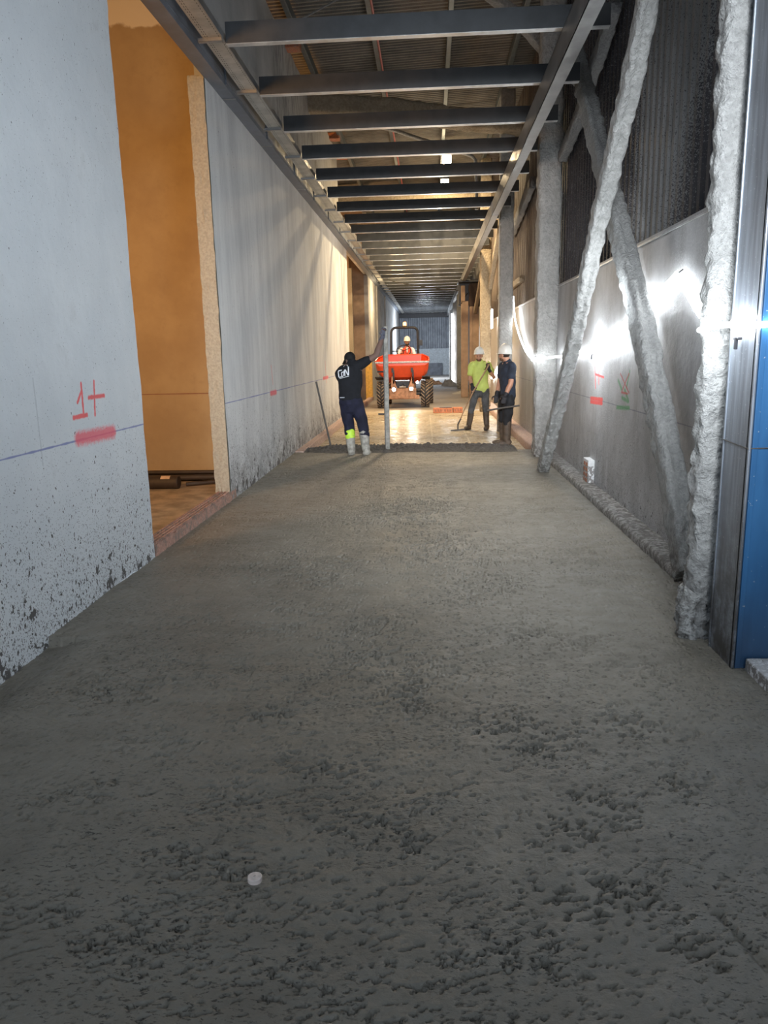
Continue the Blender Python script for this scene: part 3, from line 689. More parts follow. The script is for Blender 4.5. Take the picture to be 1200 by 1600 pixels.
# ------------------------------------------------------------------ right side walls
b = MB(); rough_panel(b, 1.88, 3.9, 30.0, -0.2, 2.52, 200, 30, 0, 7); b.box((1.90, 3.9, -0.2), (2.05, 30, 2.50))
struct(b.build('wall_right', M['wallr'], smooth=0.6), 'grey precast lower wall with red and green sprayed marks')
b = MB()
pr = [(0.0, 0.0), (0.06, 0.0), (0.085, 0.045), (0.145, 0.045), (0.17, 0.0)]
y = 3.9; vs = []
while y < 58:
    for p, q in pr[:4]: vs.append((y + p, q))
    y += 0.17
b.add([(1.96 + q, yy, z) for yy, q in vs for z in (2.45, 7.4)], [(2 * i, 2 * i + 1, 2 * i + 3, 2 * i + 2) for i in range(len(vs) - 1)])
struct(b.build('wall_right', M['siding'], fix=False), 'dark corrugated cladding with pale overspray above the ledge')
b = MB()
b.prism([(0, 0), (0, 0.05), (0.08, 0.09), (0.15, 0.09), (0.15, 0)], (1.99, 4.2, 2.47), (1.99, 30, 2.47)); 
struct(b.build('trim_2', M['foamg'], bevel=0.008), 'ledge between precast wall and cladding')
b = MB(); b.box((1.862, 4.3, 2.475), (1.868, 30, 2.49)); struct(b.build('trim_3', M['lip']), 'bright metal edge of the ledge')
b = MB(); b.box((2.6, -3, -0.2), (2.75, 3.9, 7.2)); struct(b.build('wall_right', M['greyw']))
b = MB(); b.box((1.95, 30, -0.2), (2.1, 58, 7.2)); struct(b.build('wall_right', M['greyw']), 'far grey wall on the right')
# curb
def curb(y0, y1, x0, x1, z0, z1, mat, label, seed):
    b = MB(); n = int((y1 - y0) * 12)
    prof = [(x0, z0), (x0 - 0.004, z0 + (z1 - z0) * .8), (x0 + 0.012, z1), ((x0 + x1) / 2, z1 + .004), (x1, z1)]
    for i in range(n + 1):
        yy = y0 + (y1 - y0) * i / n
        for j, (x, z) in enumerate(prof):
            q = V((yy * 6, j * 2.3, seed)); b.v.append((x + 0.012 * noise.noise(q), yy, z + (0.010 * noise.noise(q + V((9, 0, 0))) if j else 0)))
    for i in range(n):
        for j in range(4): b.f.append((i * 5 + j, (i + 1) * 5 + j, (i + 1) * 5 + j + 1, i * 5 + j + 1)); b.m.append(0)
    return tag(b.build('wall_curb', mat, smooth=True), label, 'curb')
curb(4.35, 11.5, 1.70, 1.885, -0.05, 0.075, m_foam('dirty_curb_plaster', (0.30, 0.28, 0.265), (0.50, 0.48, 0.46), 0.9, 26), 'mud stained curb along the foot of the right wall near the braces', 3)
curb(11.9, 29, 1.66, 1.90, -0.12, 0.05, M['pinkcurb'], 'pale curb along the right wall behind the two standing workers', 8)

# foam coated steel sections
def loft(b, secs):
    n = len(secs[0]); o = len(b.v)
    for s_ in secs: b.v += [tuple(p) for p in s_]
    for i in range(len(secs) - 1):
        for j in range(n): b.f.append((o + i * n + j, o + i * n + (j + 1) % n, o + (i + 1) * n + (j + 1) % n, o + (i + 1) * n + j)); b.m.append(b.mi)
    b.f.append(tuple(o + j for j in reversed(range(n)))); b.m.append(b.mi)
    b.f.append(tuple(o + (len(secs) - 1) * n + j for j in range(n))); b.m.append(b.mi)
def foam_member(name, pts, wx, wd, hint, mat, label, cat, amp=0.022, groove=0.0, step=0.05, seed=0, parent=None, sc=7, ofs=0.3):
    """pts centre path; wx width along hint, wd the other way; lumpy surface"""
    pts = [V(p) for p in pts]; hint = V(hint).normalized(); b = MB(); secs = []; L_ = 0
    prof = []
    N = 9
    for side in range(4):
        for k in range(N):
            t = -1 + 2 * k / N
            if side == 0: q = (t, -1)
            elif side == 1: q = (1, t)
            elif side == 2: q = (-t, 1)
            else: q = (-1, -t)
            prof.append(q)
    for a, c in zip(pts[:-1], pts[1:]):
        d = (c - a); L = d.length; d.normalize(); u = (hint - d * hint.dot(d)).normalized(); w_ = d.cross(u)
        k = max(1, int(L / step))
        for i in range(k + (1 if c == pts[-1] else 0)):
            p = a + d * (L * i / k); sec = []
            for (q, r) in prof:
                ln = max(abs(q), abs(r)); rr = (abs(q) ** 6 + abs(r) ** 6) ** (1 / 6)
                qq, r2 = q / rr, r / rr
                g_ = 1 - groove * math.exp(-(q / 0.28) ** 2) if abs(r) > 0.999 else 1
                P_ = p + u * (qq * wx / 2) + w_ * (r2 * g_ * wd / 2)
                nn = noise.noise_vector(P_ * sc + V((seed, 0, 0))) * amp + noise.noise_vector(P_ * sc * 3.3) * amp * ofs
                sec.append(P_ + nn)
            secs.append(sec)
    loft(b, secs)
    o = b.build(name, mat, parent, smooth=True)
    if parent is None: tag(o, label, cat)
    return o
foam_member('steel_column', [(1.735, 11.7, -0.12), (1.735, 11.7, 6.6)], 0.33, 0.36, (1, 0, 0), M['foamw'], 'foam sprayed upright column behind the foot of the pale brace', 'column', 0.022, 0, 0.06, 1)
c2 = thing('steel_column', 'nearest lumpy foam coated column beside the blue steel door', 'column', (1.62, 4.15, 0))
foam_member('column_shaft', [(0.02, -0.03, -0.06), (0.02, -0.03, 0.24), (0.0, -0.03, 0.30), (0.0, -0.03, 6.6)], 0.40, 0.15, (1, 0, 0), M['foam'], '', '', 0.026, 0, 0.03, 2, parent=c2, sc=14, ofs=0.4)
foam_member('column_foot', [(-0.19, -0.04, -0.05), (-0.20, -0.04, 0.14), (-0.185, -0.04, 0.28)], 0.10, 0.12, (1, 0, 0), M['foamw'], '', '', 0.03, 0, 0.015, 5, parent=c2, sc=16, ofs=0.5)
foam_member('steel_column', [(1.575, 16.35, -0.12), (1.575, 16.35, 6.6)], 0.29, 0.3, (1, 0, 0), M['foamw'], 'grey column rising directly behind the man in the navy shirt', 'column', 0.012, 0, 0.12, 7)  # lighter foam colour stands in for LED light on this column
foam_member('steel_column', [(1.55, 21.75, -0.12), (1.55, 21.75, 6.6)], 0.30, 0.3, (1, 0, 0), M['foamt'], 'warm lit cream column with the small tube light on its edge', 'column', 0.012, 0, 0.12, 9)
foam_member('diagonal_brace', [(1.5, 5.50, 4.32), (1.5, 6.07, 3.62), (1.5, 6.46, 3.28), (1.5, 7.18, 2.66), (1.5, 7.91, 1.92), (1.5, 8.65, 1.22), (1.5, 9.50, 0.54), (1.5, 10.22, -0.06)], 0.14, 0.17, (1, 0, 0), M['foamw'],
            'pale foam coated brace in front of the other, its foot near the middle column', 'brace', 0.018, 0.25, 0.035, 3, sc=11)
foam_member('diagonal_brace', [(1.70, 9.9, 5.1), (1.70, 8.95, 4.25), (1.70, 7.85, 3.22), (1.70, 7.25, 2.66), (1.70, 6.45, 1.9), (1.70, 5.92, 1.31), (1.70, 5.50, 0.86), (1.70, 4.9, 0.12)], 0.15, 0.24, (1, 0, 0), M['foamg'] if False else M['foam'],
            'thicker grey foam brace crossing behind, its foot by the nearest column', 'brace', 0.018, 0.2, 0.035, 6, sc=10)
foam_member('foam_strut', [(1.85, 11.3, 4.20), (1.85, 10.3, 4.35), (1.85, 8.4, 4.9)], 0.12, 0.16, (1, 0, 0), M['foamg'], 'grey foam strut on the dark cladding above the column', 'strut', 0.02, 0, 0.05, 11)
foam_member('foam_strut', [(1.87, 18.2, 4.15), (1.87, 14.6, 4.55)], 0.12, 0.2, (1, 0, 0), M['foamg'], 'small inclined foam strut on the cladding behind the second column', 'strut', 0.02, 0, 0.08, 12)
foam_member('foam_strut', [(1.85, 11.9, 4.0), (1.85, 12.0, 2.6)], 0.06, 0.10, (1, 0, 0), M['foamg'], 'thin upright foam strip beside the middle column', 'strut', 0.015, 0, 0.06, 13)
foam_member('diagonal_brace', [(1.66, 21.7, 3.3), (1.66, 16.4, 5.3)], 0.12, 0.16, (1, 0, 0), M['foamt'], 'warm lit diagonal brace between the grey and cream columns', 'brace', 0.012, 0, 0.12, 14)
foam_member('diagonal_brace', [(1.66, 28.6, 3.0), (1.66, 21.8, 4.9)], 0.12, 0.16, (1, 0, 0), M['foamt'], 'far warm lit brace beyond the cream column', 'brace', 0.012, 0, 0.12, 15)
foam_member('foam_strut', [(1.92, 16.4, 3.05), (1.92, 21.8, 3.05)], 0.1, 0.12, (1, 0, 0), M['foamt'], 'tan rail on the wall between grey and cream columns', 'strut', 0.012, 0, 0.12, 16)

# blue steel door and its grey post
d1 = thing('steel_door', 'blue painted steel door leaf with scuffed grey edge post at the right', 'door', (1.5, 3.65, 0))
b = MB(); b.box((0.0, 0.0, -0.06), (0.018, 0.30, 5.4)); b.box((-0.006, 0.285, -0.06), (0.02, 0.30, 5.4)); b.box((0.0, -0.012, -0.06), (0.012, 0.02, 5.4)); b.build('edge_post', M['steel'], d1, bevel=0.004)
b = MB(); b.box((0.004, 0.302, -0.06), (0.10, 0.325, 5.4)); b.build('gap_shade_strip', M['black'], d1)  # black strip in place of the shaded gap beside the column
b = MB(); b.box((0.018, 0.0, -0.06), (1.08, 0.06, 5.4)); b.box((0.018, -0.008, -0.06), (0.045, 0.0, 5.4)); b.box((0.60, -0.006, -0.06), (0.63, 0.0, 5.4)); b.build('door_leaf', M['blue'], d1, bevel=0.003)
b = MB(); b.tube([(-0.004, 0.30, 1.13), (-0.006, 0.15, 1.125), (-0.004, -0.008, 1.12), (0.3, -0.01, 1.125), (0.8, -0.01, 1.12)], 0.003, 6); b.build('wire', M['rod'], d1)
b = MB(); b.box((1.56, 2.6, -0.05), (1.74, 3.63, 0.07)); o = b.build('masonry_block', M['block'], bevel=0.01)
tag(o, 'white washed masonry block at the lower right beneath the blue door', 'block')

# protruding hollow brick in the wall
hb = thing('hollow_brick', 'white smeared hollow brick stuck in the right wall above the curb', 'brick', (1.86, 8.85, 0.20))
b = MB(); b.box((-0.055, -0.14, -0.14), (0.06, 0.14, 0.14)); b.build('brick_body', M['block'], hb, bevel=0.006)
b = MB()
for i in range(2):
    for j in range(4): b.box((-0.058, -0.10 + i * 0.11, -0.12 + j * 0.062), (-0.0545, -0.02 + i * 0.11, -0.08 + j * 0.062))
b.build('brick_cores', M['brick'], hb)

# far right: brown boards, white columns, end wall
tag((lambda b: (b.box((1.16, 28.8, -0.1), (1.42, 29.05, 3.4)), b.box((1.16, 28.75, 3.4), (1.3, 29.0, 3.95)), b.build('board_panel', M['boards'], bevel=0.01))[-1])(MB()), 'brown board panel left of the charred post', 'board')
tag((lambda b: (b.box((1.46, 28.6, -0.1), (1.80, 28.9, 3.2)), b.box((1.50, 28.55, -0.1), (1.56, 28.6, 3.2)), b.build('board_panel', M['boards'], bevel=0.01))[-1])(MB()), 'brown boarded post below the charred patch', 'board')
o = foam_member('charred_block', [(1.63, 28.7, 3.2), (1.63, 28.7, 4.0)], 0.36, 0.34, (1, 0, 0), M['burnt'], 'charred dark block on top of the brown post', 'block', 0.05, 0, 0.06, 21)
tag((lambda b: (b.box((1.1, 29.5, 3.3), (1.9, 30.1, 4.1)), b.box((1.05, 29.2, 4.1), (1.9, 30.3, 4.2)), b.build('junction_box', M['dark'], bevel=0.02))[-1])(MB()), 'dark box under the joists above the brown boards', 'box')
for i, (x, y, wd) in enumerate(((1.42, 36, 0.34), (1.42, 42, 0.36), (1.40, 49, 0.36))):
    tag((lambda b: (b.box((x - wd / 2, y, -0.1), (x + wd / 2, y + 0.4, 6)), b.build('distant_column', M['foamw'] if i == 0 else M['greyw'], bevel=0.03))[-1])(MB()),
        ('white column just beyond the brown boards', 'grey column second beyond the brown boards', 'farthest grey column before the end wall')[i], 'column')
b = MB(); b.box((1.16, 41.9, -0.1), (1.21, 41.96, 3.6)); tag(b.build('led_tube', M['tube']), 'tall bright white light strip on a far column', 'lamp')
b = MB(); vs = []
x = -2.4
while x < 2.1:
    for p, q in ((0, 0), (0.12, 0), (0.17, 0.07), (0.28, 0.07)): vs.append((x + p, q))
    x += 0.33
b.add([(xx, 57.9 - q, z) for xx, q in vs for z in (1.85, 6.8)], [(2 * i, 2 * i + 1, 2 * i + 3, 2 * i + 2) for i in range(len(vs) - 1)])
b.mi = 1; b.box((-2.5, 57.95, -0.2), (2.2, 58.1, 1.9)); b.mi = 2; b.box((-0.9, 57.6, -0.2), (0.9, 57.95, 0.78)); b.mi = 3; b.box((-2.3, 57.5, 4.1), (2.0, 57.8, 4.4)); b.box((-9, 58, -0.2), (-2.4, 58.2, 7))
struct(b.build('wall_end', [M['endcorr'], M['endlow'], M['enddark'], M['dark']], fix=False), 'corrugated end wall of the corridor')

# ------------------------------------------------------------------ roof
b = MB(); vs = []; y = -3.0
def rz(x): return 6.72 + 0.04 * (x + 2)
while y < 59:
    st = 0.115 if y < 30 else 0.6
    vs += [(y, 0), (y + st * 0.35, 0), (y + st * 0.5, 0.025), (y + st * 0.85, 0.025)]
    y += st
b.add([(x, yy, rz(x) + q) for yy, q in vs for x in (-9.1, 2.9)], [(2 * i, 2 * i + 1, 2 * i + 3, 2 * i + 2) for i in range(len(vs) - 1)])
struct(b.build('ceiling', M['roof'], fix=False), 'ribbed dark roof sheeting')
ordn = ['first', 'second', 'third', 'fourth', 'fifth', 'sixth', 'seventh', 'eighth', 'ninth', 'tenth', 'eleventh', 'twelfth', 'thirteenth', 'fourteenth', 'fifteenth', 'sixteenth', 'seventeenth', 'eighteenth', 'nineteenth', 'twentieth']
def ordinal(i):
    if i < 20: return ordn[i]
    return ['twenty-', 'thirty-'][(i + 1) // 10 - 2] + ordn[(i + 1) % 10 - 1] if (i + 1) % 10 else ['twentieth', 'thirtieth'][(i + 1) // 10 - 2]
for i, (x, lab) in enumerate(((-2.05, 'roof purlin right above the top of the left wall'), (-0.86, 'roof purlin carrying the red conduit'), (0.36, 'plain grey roof purlin in the middle of the roof'), (1.5, 'roof purlin nearest the right cladding'))):
    b = MB(); b.prism([(-0.04, 0), (0.04, 0), (0.04, 0.16), (-0.04, 0.16)], (x, 4, rz(x) - 0.2), (x, 57, rz(x) - 0.2)); tag(b.build('roof_purlin', M['purlin'], bevel=0.006), lab, 'purlin')
b = MB(); b.tube([(-0.80, 5, 6.55), (-0.80, 12, 6.54), (-0.80, 18, 6.56), (-0.79, 30, 6.55)], 0.018, 8); tag(b.build('conduit', M['redpipe'], smooth=0.7), 'thin red conduit running along a roof purlin', 'pipe')
foam_member('roof_rafter', [(-2.6, 15.6, 6.30), (-0.6, 15.9, 6.22), (0.5, 16.0, 6.05), (1.9, 16.1, 5.9)], 0.45, 0.34, (0, 1, 0), M['foamt'], 'broad pale foam coated rafter crossing over the third joist gap', 'rafter', 0.03, 0.2, 0.08, 31)
foam_member('roof_rafter', [(-9, 24.6, 6.35), (2.0, 24.4, 6.25)], 0.4, 0.5, (0, 1, 0), M['foamt'], 'warm lit foam coated rafter beyond the hanging lamps', 'rafter', 0.03, 0.2, 0.14, 32)
foam_member('roof_rafter', [(-1.0, 11.2, 6.62), (0.4, 11.35, 6.6), (1.2, 11.9, 6.25), (1.8, 12.3, 5.8)], 0.2, 0.14, (0, 1, 0), M['foam'], 'nearest pale foam strip crossing the roof at the top edge', 'rafter', 0.02, 0, 0.08, 33)
foam_member('roof_rafter', [(-9, 28.9, 6.3), (2.0, 28.9, 6.2)], 0.4, 0.5, (0, 1, 0), M['foamt'], 'farthest foam coated rafter', 'rafter', 0.03, 0.2, 0.2, 34)
b = MB(); pp = [(-1.5, 17.9, 6.72), (-1.2, 17.9, 6.5), (-0.7, 18, 6.40), (-0.2, 18, 6.22), (0.35, 18, 6.05), (0.95, 18, 5.83), (1.04, 18, 5.74), (1.07, 18, 5.2), (1.07, 18, 4.7)]
b.tube(pp, 0.04, 10); tag(b.build('bent_pipe', M['foam'], smooth=0.7), 'pale bent pipe hanging from the roof right of the lamps', 'pipe')
b = MB(); b.tube([(-1.9, 12.0, 6.3), (-1.3, 12.4, 6.74)], 0.012, 6); tag(b.build('hanging_rod', M['foam']), 'thin pale rod under the roof at the top left', 'rod')
for i, (y, z, sz) in enumerate(((13.2, 6.42, .24), (14.9, 6.36, .2), (18.6, 6.45, .26), (20.2, 6.42, .24))):
    b = MB(); b.box((-2.32, y, z), (-2.05, y + sz, z + 0.13))
    for k in range(3): b.box((-2.05, y + 0.03 + k * sz / 3.2, z + 0.03), (-2.045, y + 0.03 + k * sz / 3.2 + sz / 5, z + 0.10))
    tag(b.build('loose_brick', M['brick'], bevel=0.005), f'red brick on top of the left wall, {ordinal(i)} from the camera', 'brick', 'bricks on top of the left wall')

# ------------------------------------------------------------------ steel joists, beam, tray, channel
jp = [(-1.85, 7.52), ]
jm = MB(); x0, x1 = -1.84, 1.62
jm.prism([(0, 0), (0.004, 0), (0.004, 0.175), (0.07, 0.175), (0.07, 0.16), (0.074, 0.16), (0.074, 0.18), (0, 0.18)], (0, 0, 0), (x1 - x0, 0, 0), up=(0, 0, 1))
# web faces the camera: flip so that u grows away (+y)
jm.v = [(v[0], abs(v[1]), v[2]) for v in jm.v]
j0 = thing('ceiling_joist', '', 'joist', (x0, 7.52, 4.40))
web = jm.build('web', M['joist'], j0)
fl = MB(); fl.box((0, 0.0, -0.004), (x1 - x0, 0.076, 0.0)); fl.box((0, 0.072, 0), (x1 - x0, 0.076, 0.02)); flg = fl.build('bottom_flange', M['lip'], j0)
NJ = 36
for i in range(NJ):
    if i == 0: j = j0
    else:
        j = j0.copy(); COL.objects.link(j)
        for ch in (web, flg): c = ch.copy(); c.parent = j; COL.objects.link(c)
    j.location = (x0, 7.52 + 1.4 * i, 4.40)
    if i == 3: pass
    j['group'] = 'steel joists overhead'
    j['label'] = f'{ordinal(i)} dark steel joist across the corridor counted from the camera'
# corrugated deck above the farther joists
b = MB(); vs = []; y = 38.0
while y < 58:
    for p, q in ((0, 0), (0.5, 0), (0.6, 0.1), (1.1, 0.1)): vs.append((y + p, q))
    y += 1.2
b.add([(x, yy, 4.62 + q) for yy, q in vs for x in (-2.2, 1.9)], [(2 * i, 2 * i + 1, 2 * i + 3, 2 * i + 2) for i in range(len(vs) - 1)])
struct(b.build('ceiling', M['endcorr'], fix=False), 'sheet deck over the far joists')
# left edge beam
b = MB()
b.box((-2.275, 3.5, 4.385), (-2.125, 57, 4.397)); b.box((-2.137, 3.5, 4.397), (-2.125, 57, 4.585)); b.box((-2.275, 3.5, 4.573), (-2.125, 57, 4.585)); b.box((-2.128, 3.5, 4.44), (-2.120, 57, 4.446))
eb = thing('edge_beam', 'blue grey steel channel beam along the top of the left wall', 'beam', (0, 0, 0)); b.build('channel_section', M['beam'], eb)
b = MB()
for y in (8.95, 10.9, 13.7, 16.5):
    b.box((-2.262, y, 4.38), (-2.118, y + 0.03, 4.384)); 
b.build('joint_plate', M['channel'], eb)
b = MB()
for i in range(12): b.box((-2.126, 6.5 + i * 2.05, 4.39), (-2.108, 6.515 + i * 2.05, 4.57))
b.build('stiffener', M['beam'], eb)
ct = thing('cable_tray', 'perforated galvanised cable tray running beside the left beam', 'cable tray', (0, 0, 0))
b = MB(); b.box((-2.03, 3.6, 4.43), (-1.86, 57, 4.434)); b.build('tray_bottom', M['tray'], ct)
b = MB(); b.box((-1.862, 3.6, 4.425), (-1.85, 57, 4.49)); b.box((-2.034, 3.6, 4.43), (-2.03, 57, 4.49)); b.build('tray_side', M['channel'], ct)
bk = MB(); bk.box((-0.20, 0, 0), (0.02, 0.045, 0.006)); bk.box((-0.20, 0, 0), (0.02, 0.005, 0.03)); br0 = bk.build('bracket', M['channel'], ct)
for i in range(NJ):
    o = br0 if i == 0 else br0.copy()
    if i: COL.objects.link(o); o.parent = ct
    o.location = (-1.88, 7.45 + 1.4 * i - (0 if i else 0), 4.400)
# right channel below the joists
rc = thing('channel_beam', 'galvanised channel beam hanging under the right ends of the joists', 'beam', (0, 0, 0))
segs = [(3.5, 10.2), (10.2, 15.4), (15.4, 24), (24, 57)]
for i, (a, c) in enumerate(segs):
    b = MB(); dz = 0.006 * (i % 2); dx = 0.008 * (i % 2)
    b.box((1.205 + dx, a, 4.14 + dz), (1.211 + dx, c, 4.396)); b.box((1.205 + dx, a, 4.14 + dz), (1.33 + dx, c, 4.146 + dz)); b.box((1.205 + dx, a, 4.39), (1.33, c, 4.396))
    b.build('channel_length', M['channel'], rc)
# long wire slung under the joists, right side pipes
b = MB(); b.tube([(-1.74, 30, 4.39), (-1.1, 30, 4.2), (-0.39, 30, 4.08), (0.4, 30, 3.95), (1.19, 30, 3.87), (1.6, 29.9, 3.9), (1.3, 29.2, 3.6), (1.15, 28.7, 3.3)], 0.016, 6)
tag(b.build('slung_cable', M['rod'], smooth=0.7), 'thin cable slung across beneath the distant joists', 'cable')

# hanging floodlights
for i, (x, y, z) in enumerate(((0.45, 20.0, 6.22), (0.46, 23.0, 6.30))):
    t = thing('hanging_floodlight', ('upper of the two lit warm lamps under the roof' , 'lower of the two lit warm lamps under the roof')[i], 'lamp', (x, y, z))
    b = MB(); b.box((-0.11, -0.07, -0.08), (0.11, 0.07, 0.10)); b.build('lamp_glass', M['flood'], t, bevel=0.03)
    b = MB(); b.box((-0.13, -0.09, 0.10), (0.13, 0.09, 0.17)); b.tube([(0, 0, 0.16), (0, 0, 0.4)], 0.012, 6); b.build('housing', M['dark'], t, bevel=0.01)

# ------------------------------------------------------------------ LED rope on the right wall
def smooth_path(pts, k=6):
    pts = [V(p) for p in pts]; out = []; n = len(pts)
    for i in range(n - 1):
        p0, p1, p2, p3 = pts[max(i - 1, 0)], pts[i], pts[i + 1], pts[min(i + 2, n - 1)]
        for j in range(k):
            t = j / k; out.append(0.5 * ((2 * p1) + (p2 - p0) * t + (2 * p0 - 5 * p1 + 4 * p2 - p3) * t * t + (3 * p1 - p0 - 3 * p2 + p3) * t ** 3))
    return out + [pts[-1]]
rope = [(2.3, 3.62, 1.75), (1.8, 3.62, 1.71), (1.52, 3.63, 1.69), (1.475, 3.70, 1.69), (1.475, 3.93, 1.70), (1.40, 3.97, 1.69), (1.375, 4.04, 1.68), (1.80, 5.15, 1.72), (1.835, 5.55, 1.88), (1.835, 5.94, 2.11), (1.83, 5.98, 2.12),
        (1.835, 6.4, 2.02), (1.84, 6.85, 1.93), (1.84, 7.41, 1.85), (1.835, 8.76, 1.60), (1.835, 9.69, 1.55), (1.83, 10.9, 1.50), (1.60, 11.48, 1.47), (1.53, 11.6, 1.46), (1.60, 12.1, 1.44), (1.80, 13.0, 1.42), (1.82, 13.9, 1.45), (1.82, 14.8, 1.58), (1.80, 15.6, 1.85), (1.77, 16.3, 2.25), (1.76, 16.55, 2.7)]
lr = thing('led_rope', 'glowing white LED rope strung along the right wall and braces', 'light rope', (0, 0, 0))
b = MB(); b.tube(smooth_path(rope), 0.0135, 8); b.build('glowing_tube', M['led'], lr, smooth=True)
for p in ((1.84, 5.96, 2.13), (1.84, 8.9, 1.60), (1.53, 11.5, 1.48)):
    b = MB(); b.tube([V(p), V(p) + V((0.04, 0, 0.03))], 0.005, 6); b.build('hook', M['dark'], lr)
b = MB(); b.tube(smooth_path([(1.83, 18.3, 1.66), (1.83, 19.6, 1.45), (1.83, 21.4, 1.05), (1.84, 23.0, 0.8)]), 0.03, 8); tag(b.build('led_rope', M['led'], smooth=True), 'second short glowing rope behind the yellow shirted man', 'light rope')
def led_lamp(loc, r, label, en, cable=True):
    t = thing('led_glare_lamp', label, 'lamp', loc)
    b = MB(); b.ell((0, 0, 0), (r * 0.55, r, r), 20, 12); b.build('bulb', M['ledb'], t, smooth=True)  # globe sized to carry the bloom of the glare
    b = MB(); b.box((0.01, -0.03, -0.075), (0.03, 0.03, -0.062)); b.box((0.005, -0.008, -0.12), (0.02, 0.008, -0.062)); b.build('bracket', M['dark'], t, bevel=0.003)
    lamp('POINT', 'led_lamp_light', V(loc) + V((-0.32, 0, 0)), en, COOL, 0.05)
led_lamp((1.80, 8.76, 1.60), 0.05, 'bright white lamp above the red sprayed bar on the right wall', 13)
led_lamp((1.80, 6.78, 1.95), 0.035, 'white bulb added for the rope glare beside the thick brace', 9)  # bulb added where the rope only glares
led_lamp((1.455, 3.80, 1.70), 0.03, 'bright white lamp on the grey edge of the blue door', 7)
b = MB(); b.box((1.70, 21.62, 2.2), (1.74, 21.66, 2.72)); tag(b.build('tube_light', M['tube'], bevel=0.01), 'short vertical tube light on the cream column', 'lamp')

# ------------------------------------------------------------------ people
def hat(parent, c, tilt, face, mat=None, r=(0.108, 0.126, 0.125)):
    """hard hat; face = horizontal direction the wearer looks"""
    mat = mat or M['hat']; b = MB(); f = V(face).normalized(); ang = math.atan2(f.y, f.x) - PI / 2
    R = Matrix.Rotation(ang, 3, 'Z') @ Matrix.Rotation(tilt, 3, 'X')
    def P(p): return V(c) + R @ V(p)
    n = 28; k = 9
    for sgn, off in ((1, 0),):
        vs = []
        for i in range(k + 1):
            t = PI / 2 * i / k
            for j in range(n):
                a = 2 * PI * j / n
                ridge = 1 + 0.05 * math.exp(-((math.cos(a)) / 0.25) ** 2) * math.sin(t)
                vs.append(P((r[0] * math.sin(t) * math.cos(a) * ridge, r[1] * math.sin(t) * math.sin(a), r[2] * math.cos(t) * (1 + 0.05 * math.exp(-(math.cos(a) * math.sin(t) / 0.2) ** 2)))))
        for i, (q, h, pk) in enumerate(((1.01, -0.020, 0.0), (1.09, -0.035, 0.045), (1.09, -0.041, 0.045), (0.97, -0.030, 0.0))):
            for j in range(n):
                a = 2 * PI * j / n; e = max(0, math.sin(a)) ** 2 * pk
                vs.append(P((r[0] * q * math.cos(a), (r[1] * q + e) * math.sin(a), h - e * 0.25)))
        rows = k + 5
        b.add(vs, [(i * n + j, (i + 1) * n + j, (i + 1) * n + (j + 1) % n, i * n + (j + 1) % n) for i in range(rows - 1) for j in range(n)])
    return b.build('hard_hat', mat, parent, smooth=True)
def head_prims(b, c, f, s=1.0):
    """head centred at c looking along f (unit, may tilt)"""
    c = V(c); f = V(f).normalized(); r = f.cross(V((0, 0, 1))).normalized(); u = r.cross(f)
    R = Matrix((r, f, u)).transposed()
    b.ell(c + u * 0.025 * s, (0.077 * s, 0.095 * s, 0.098 * s), rot=R)
    b.ell(c + f * 0.018 * s - u * 0.045 * s, (0.06 * s, 0.07 * s, 0.075 * s), rot=R)
    b.ell(c + f * 0.055 * s - u * 0.095 * s, (0.032 * s, 0.03 * s, 0.026 * s), rot=R)
    b.limb([c + f * 0.088 * s + u * 0.01 * s, c + f * 0.108 * s - u * 0.033 * s], [0.010 * s, 0.017 * s], r, 8)
    b.ell(c + f * 0.086 * s + u * 0.022 * s, (0.05 * s, 0.014 * s, 0.010 * s), rot=R)
    b.ell(c + f * 0.084 * s - u * 0.068 * s, (0.024 * s, 0.012 * s, 0.010 * s), rot=R)
    for q in (-1, 1): b.ell(c + r * q * 0.078 * s - f * 0.005 * s - u * 0.015 * s, (0.010 * s, 0.018 * s, 0.032 * s), rot=R)
    return R, r, f, u
def face_bits(parent, c, f, r, u, s, beard=None):
    b = MB()
    for q in (-1, 1): b.ell(V(c) + r * q * 0.032 * s + f * 0.087 * s + u * 0.004 * s, (0.012 * s, 0.008 * s, 0.007 * s), 8, 6)
    b.build('eyes', M['eye'], parent, smooth=True)
    b = MB(); b.ell(V(c) + f * 0.097 * s - u * 0.068 * s, (0.022 * s, 0.006 * s, 0.005 * s), 8, 6); b.build('mouth', simple('lips', (0.35, 0.12, 0.09), 0.5), parent, smooth=True)
    if beard:
        b = MB(); R = Matrix((r, f, u)).transposed()
        b.ell(V(c) + f * 0.032 * s - u * 0.078 * s, (0.060 * s, 0.062 * s, 0.044 * s), rot=R)
        o = b.build('beard', beard, parent, smooth=True)
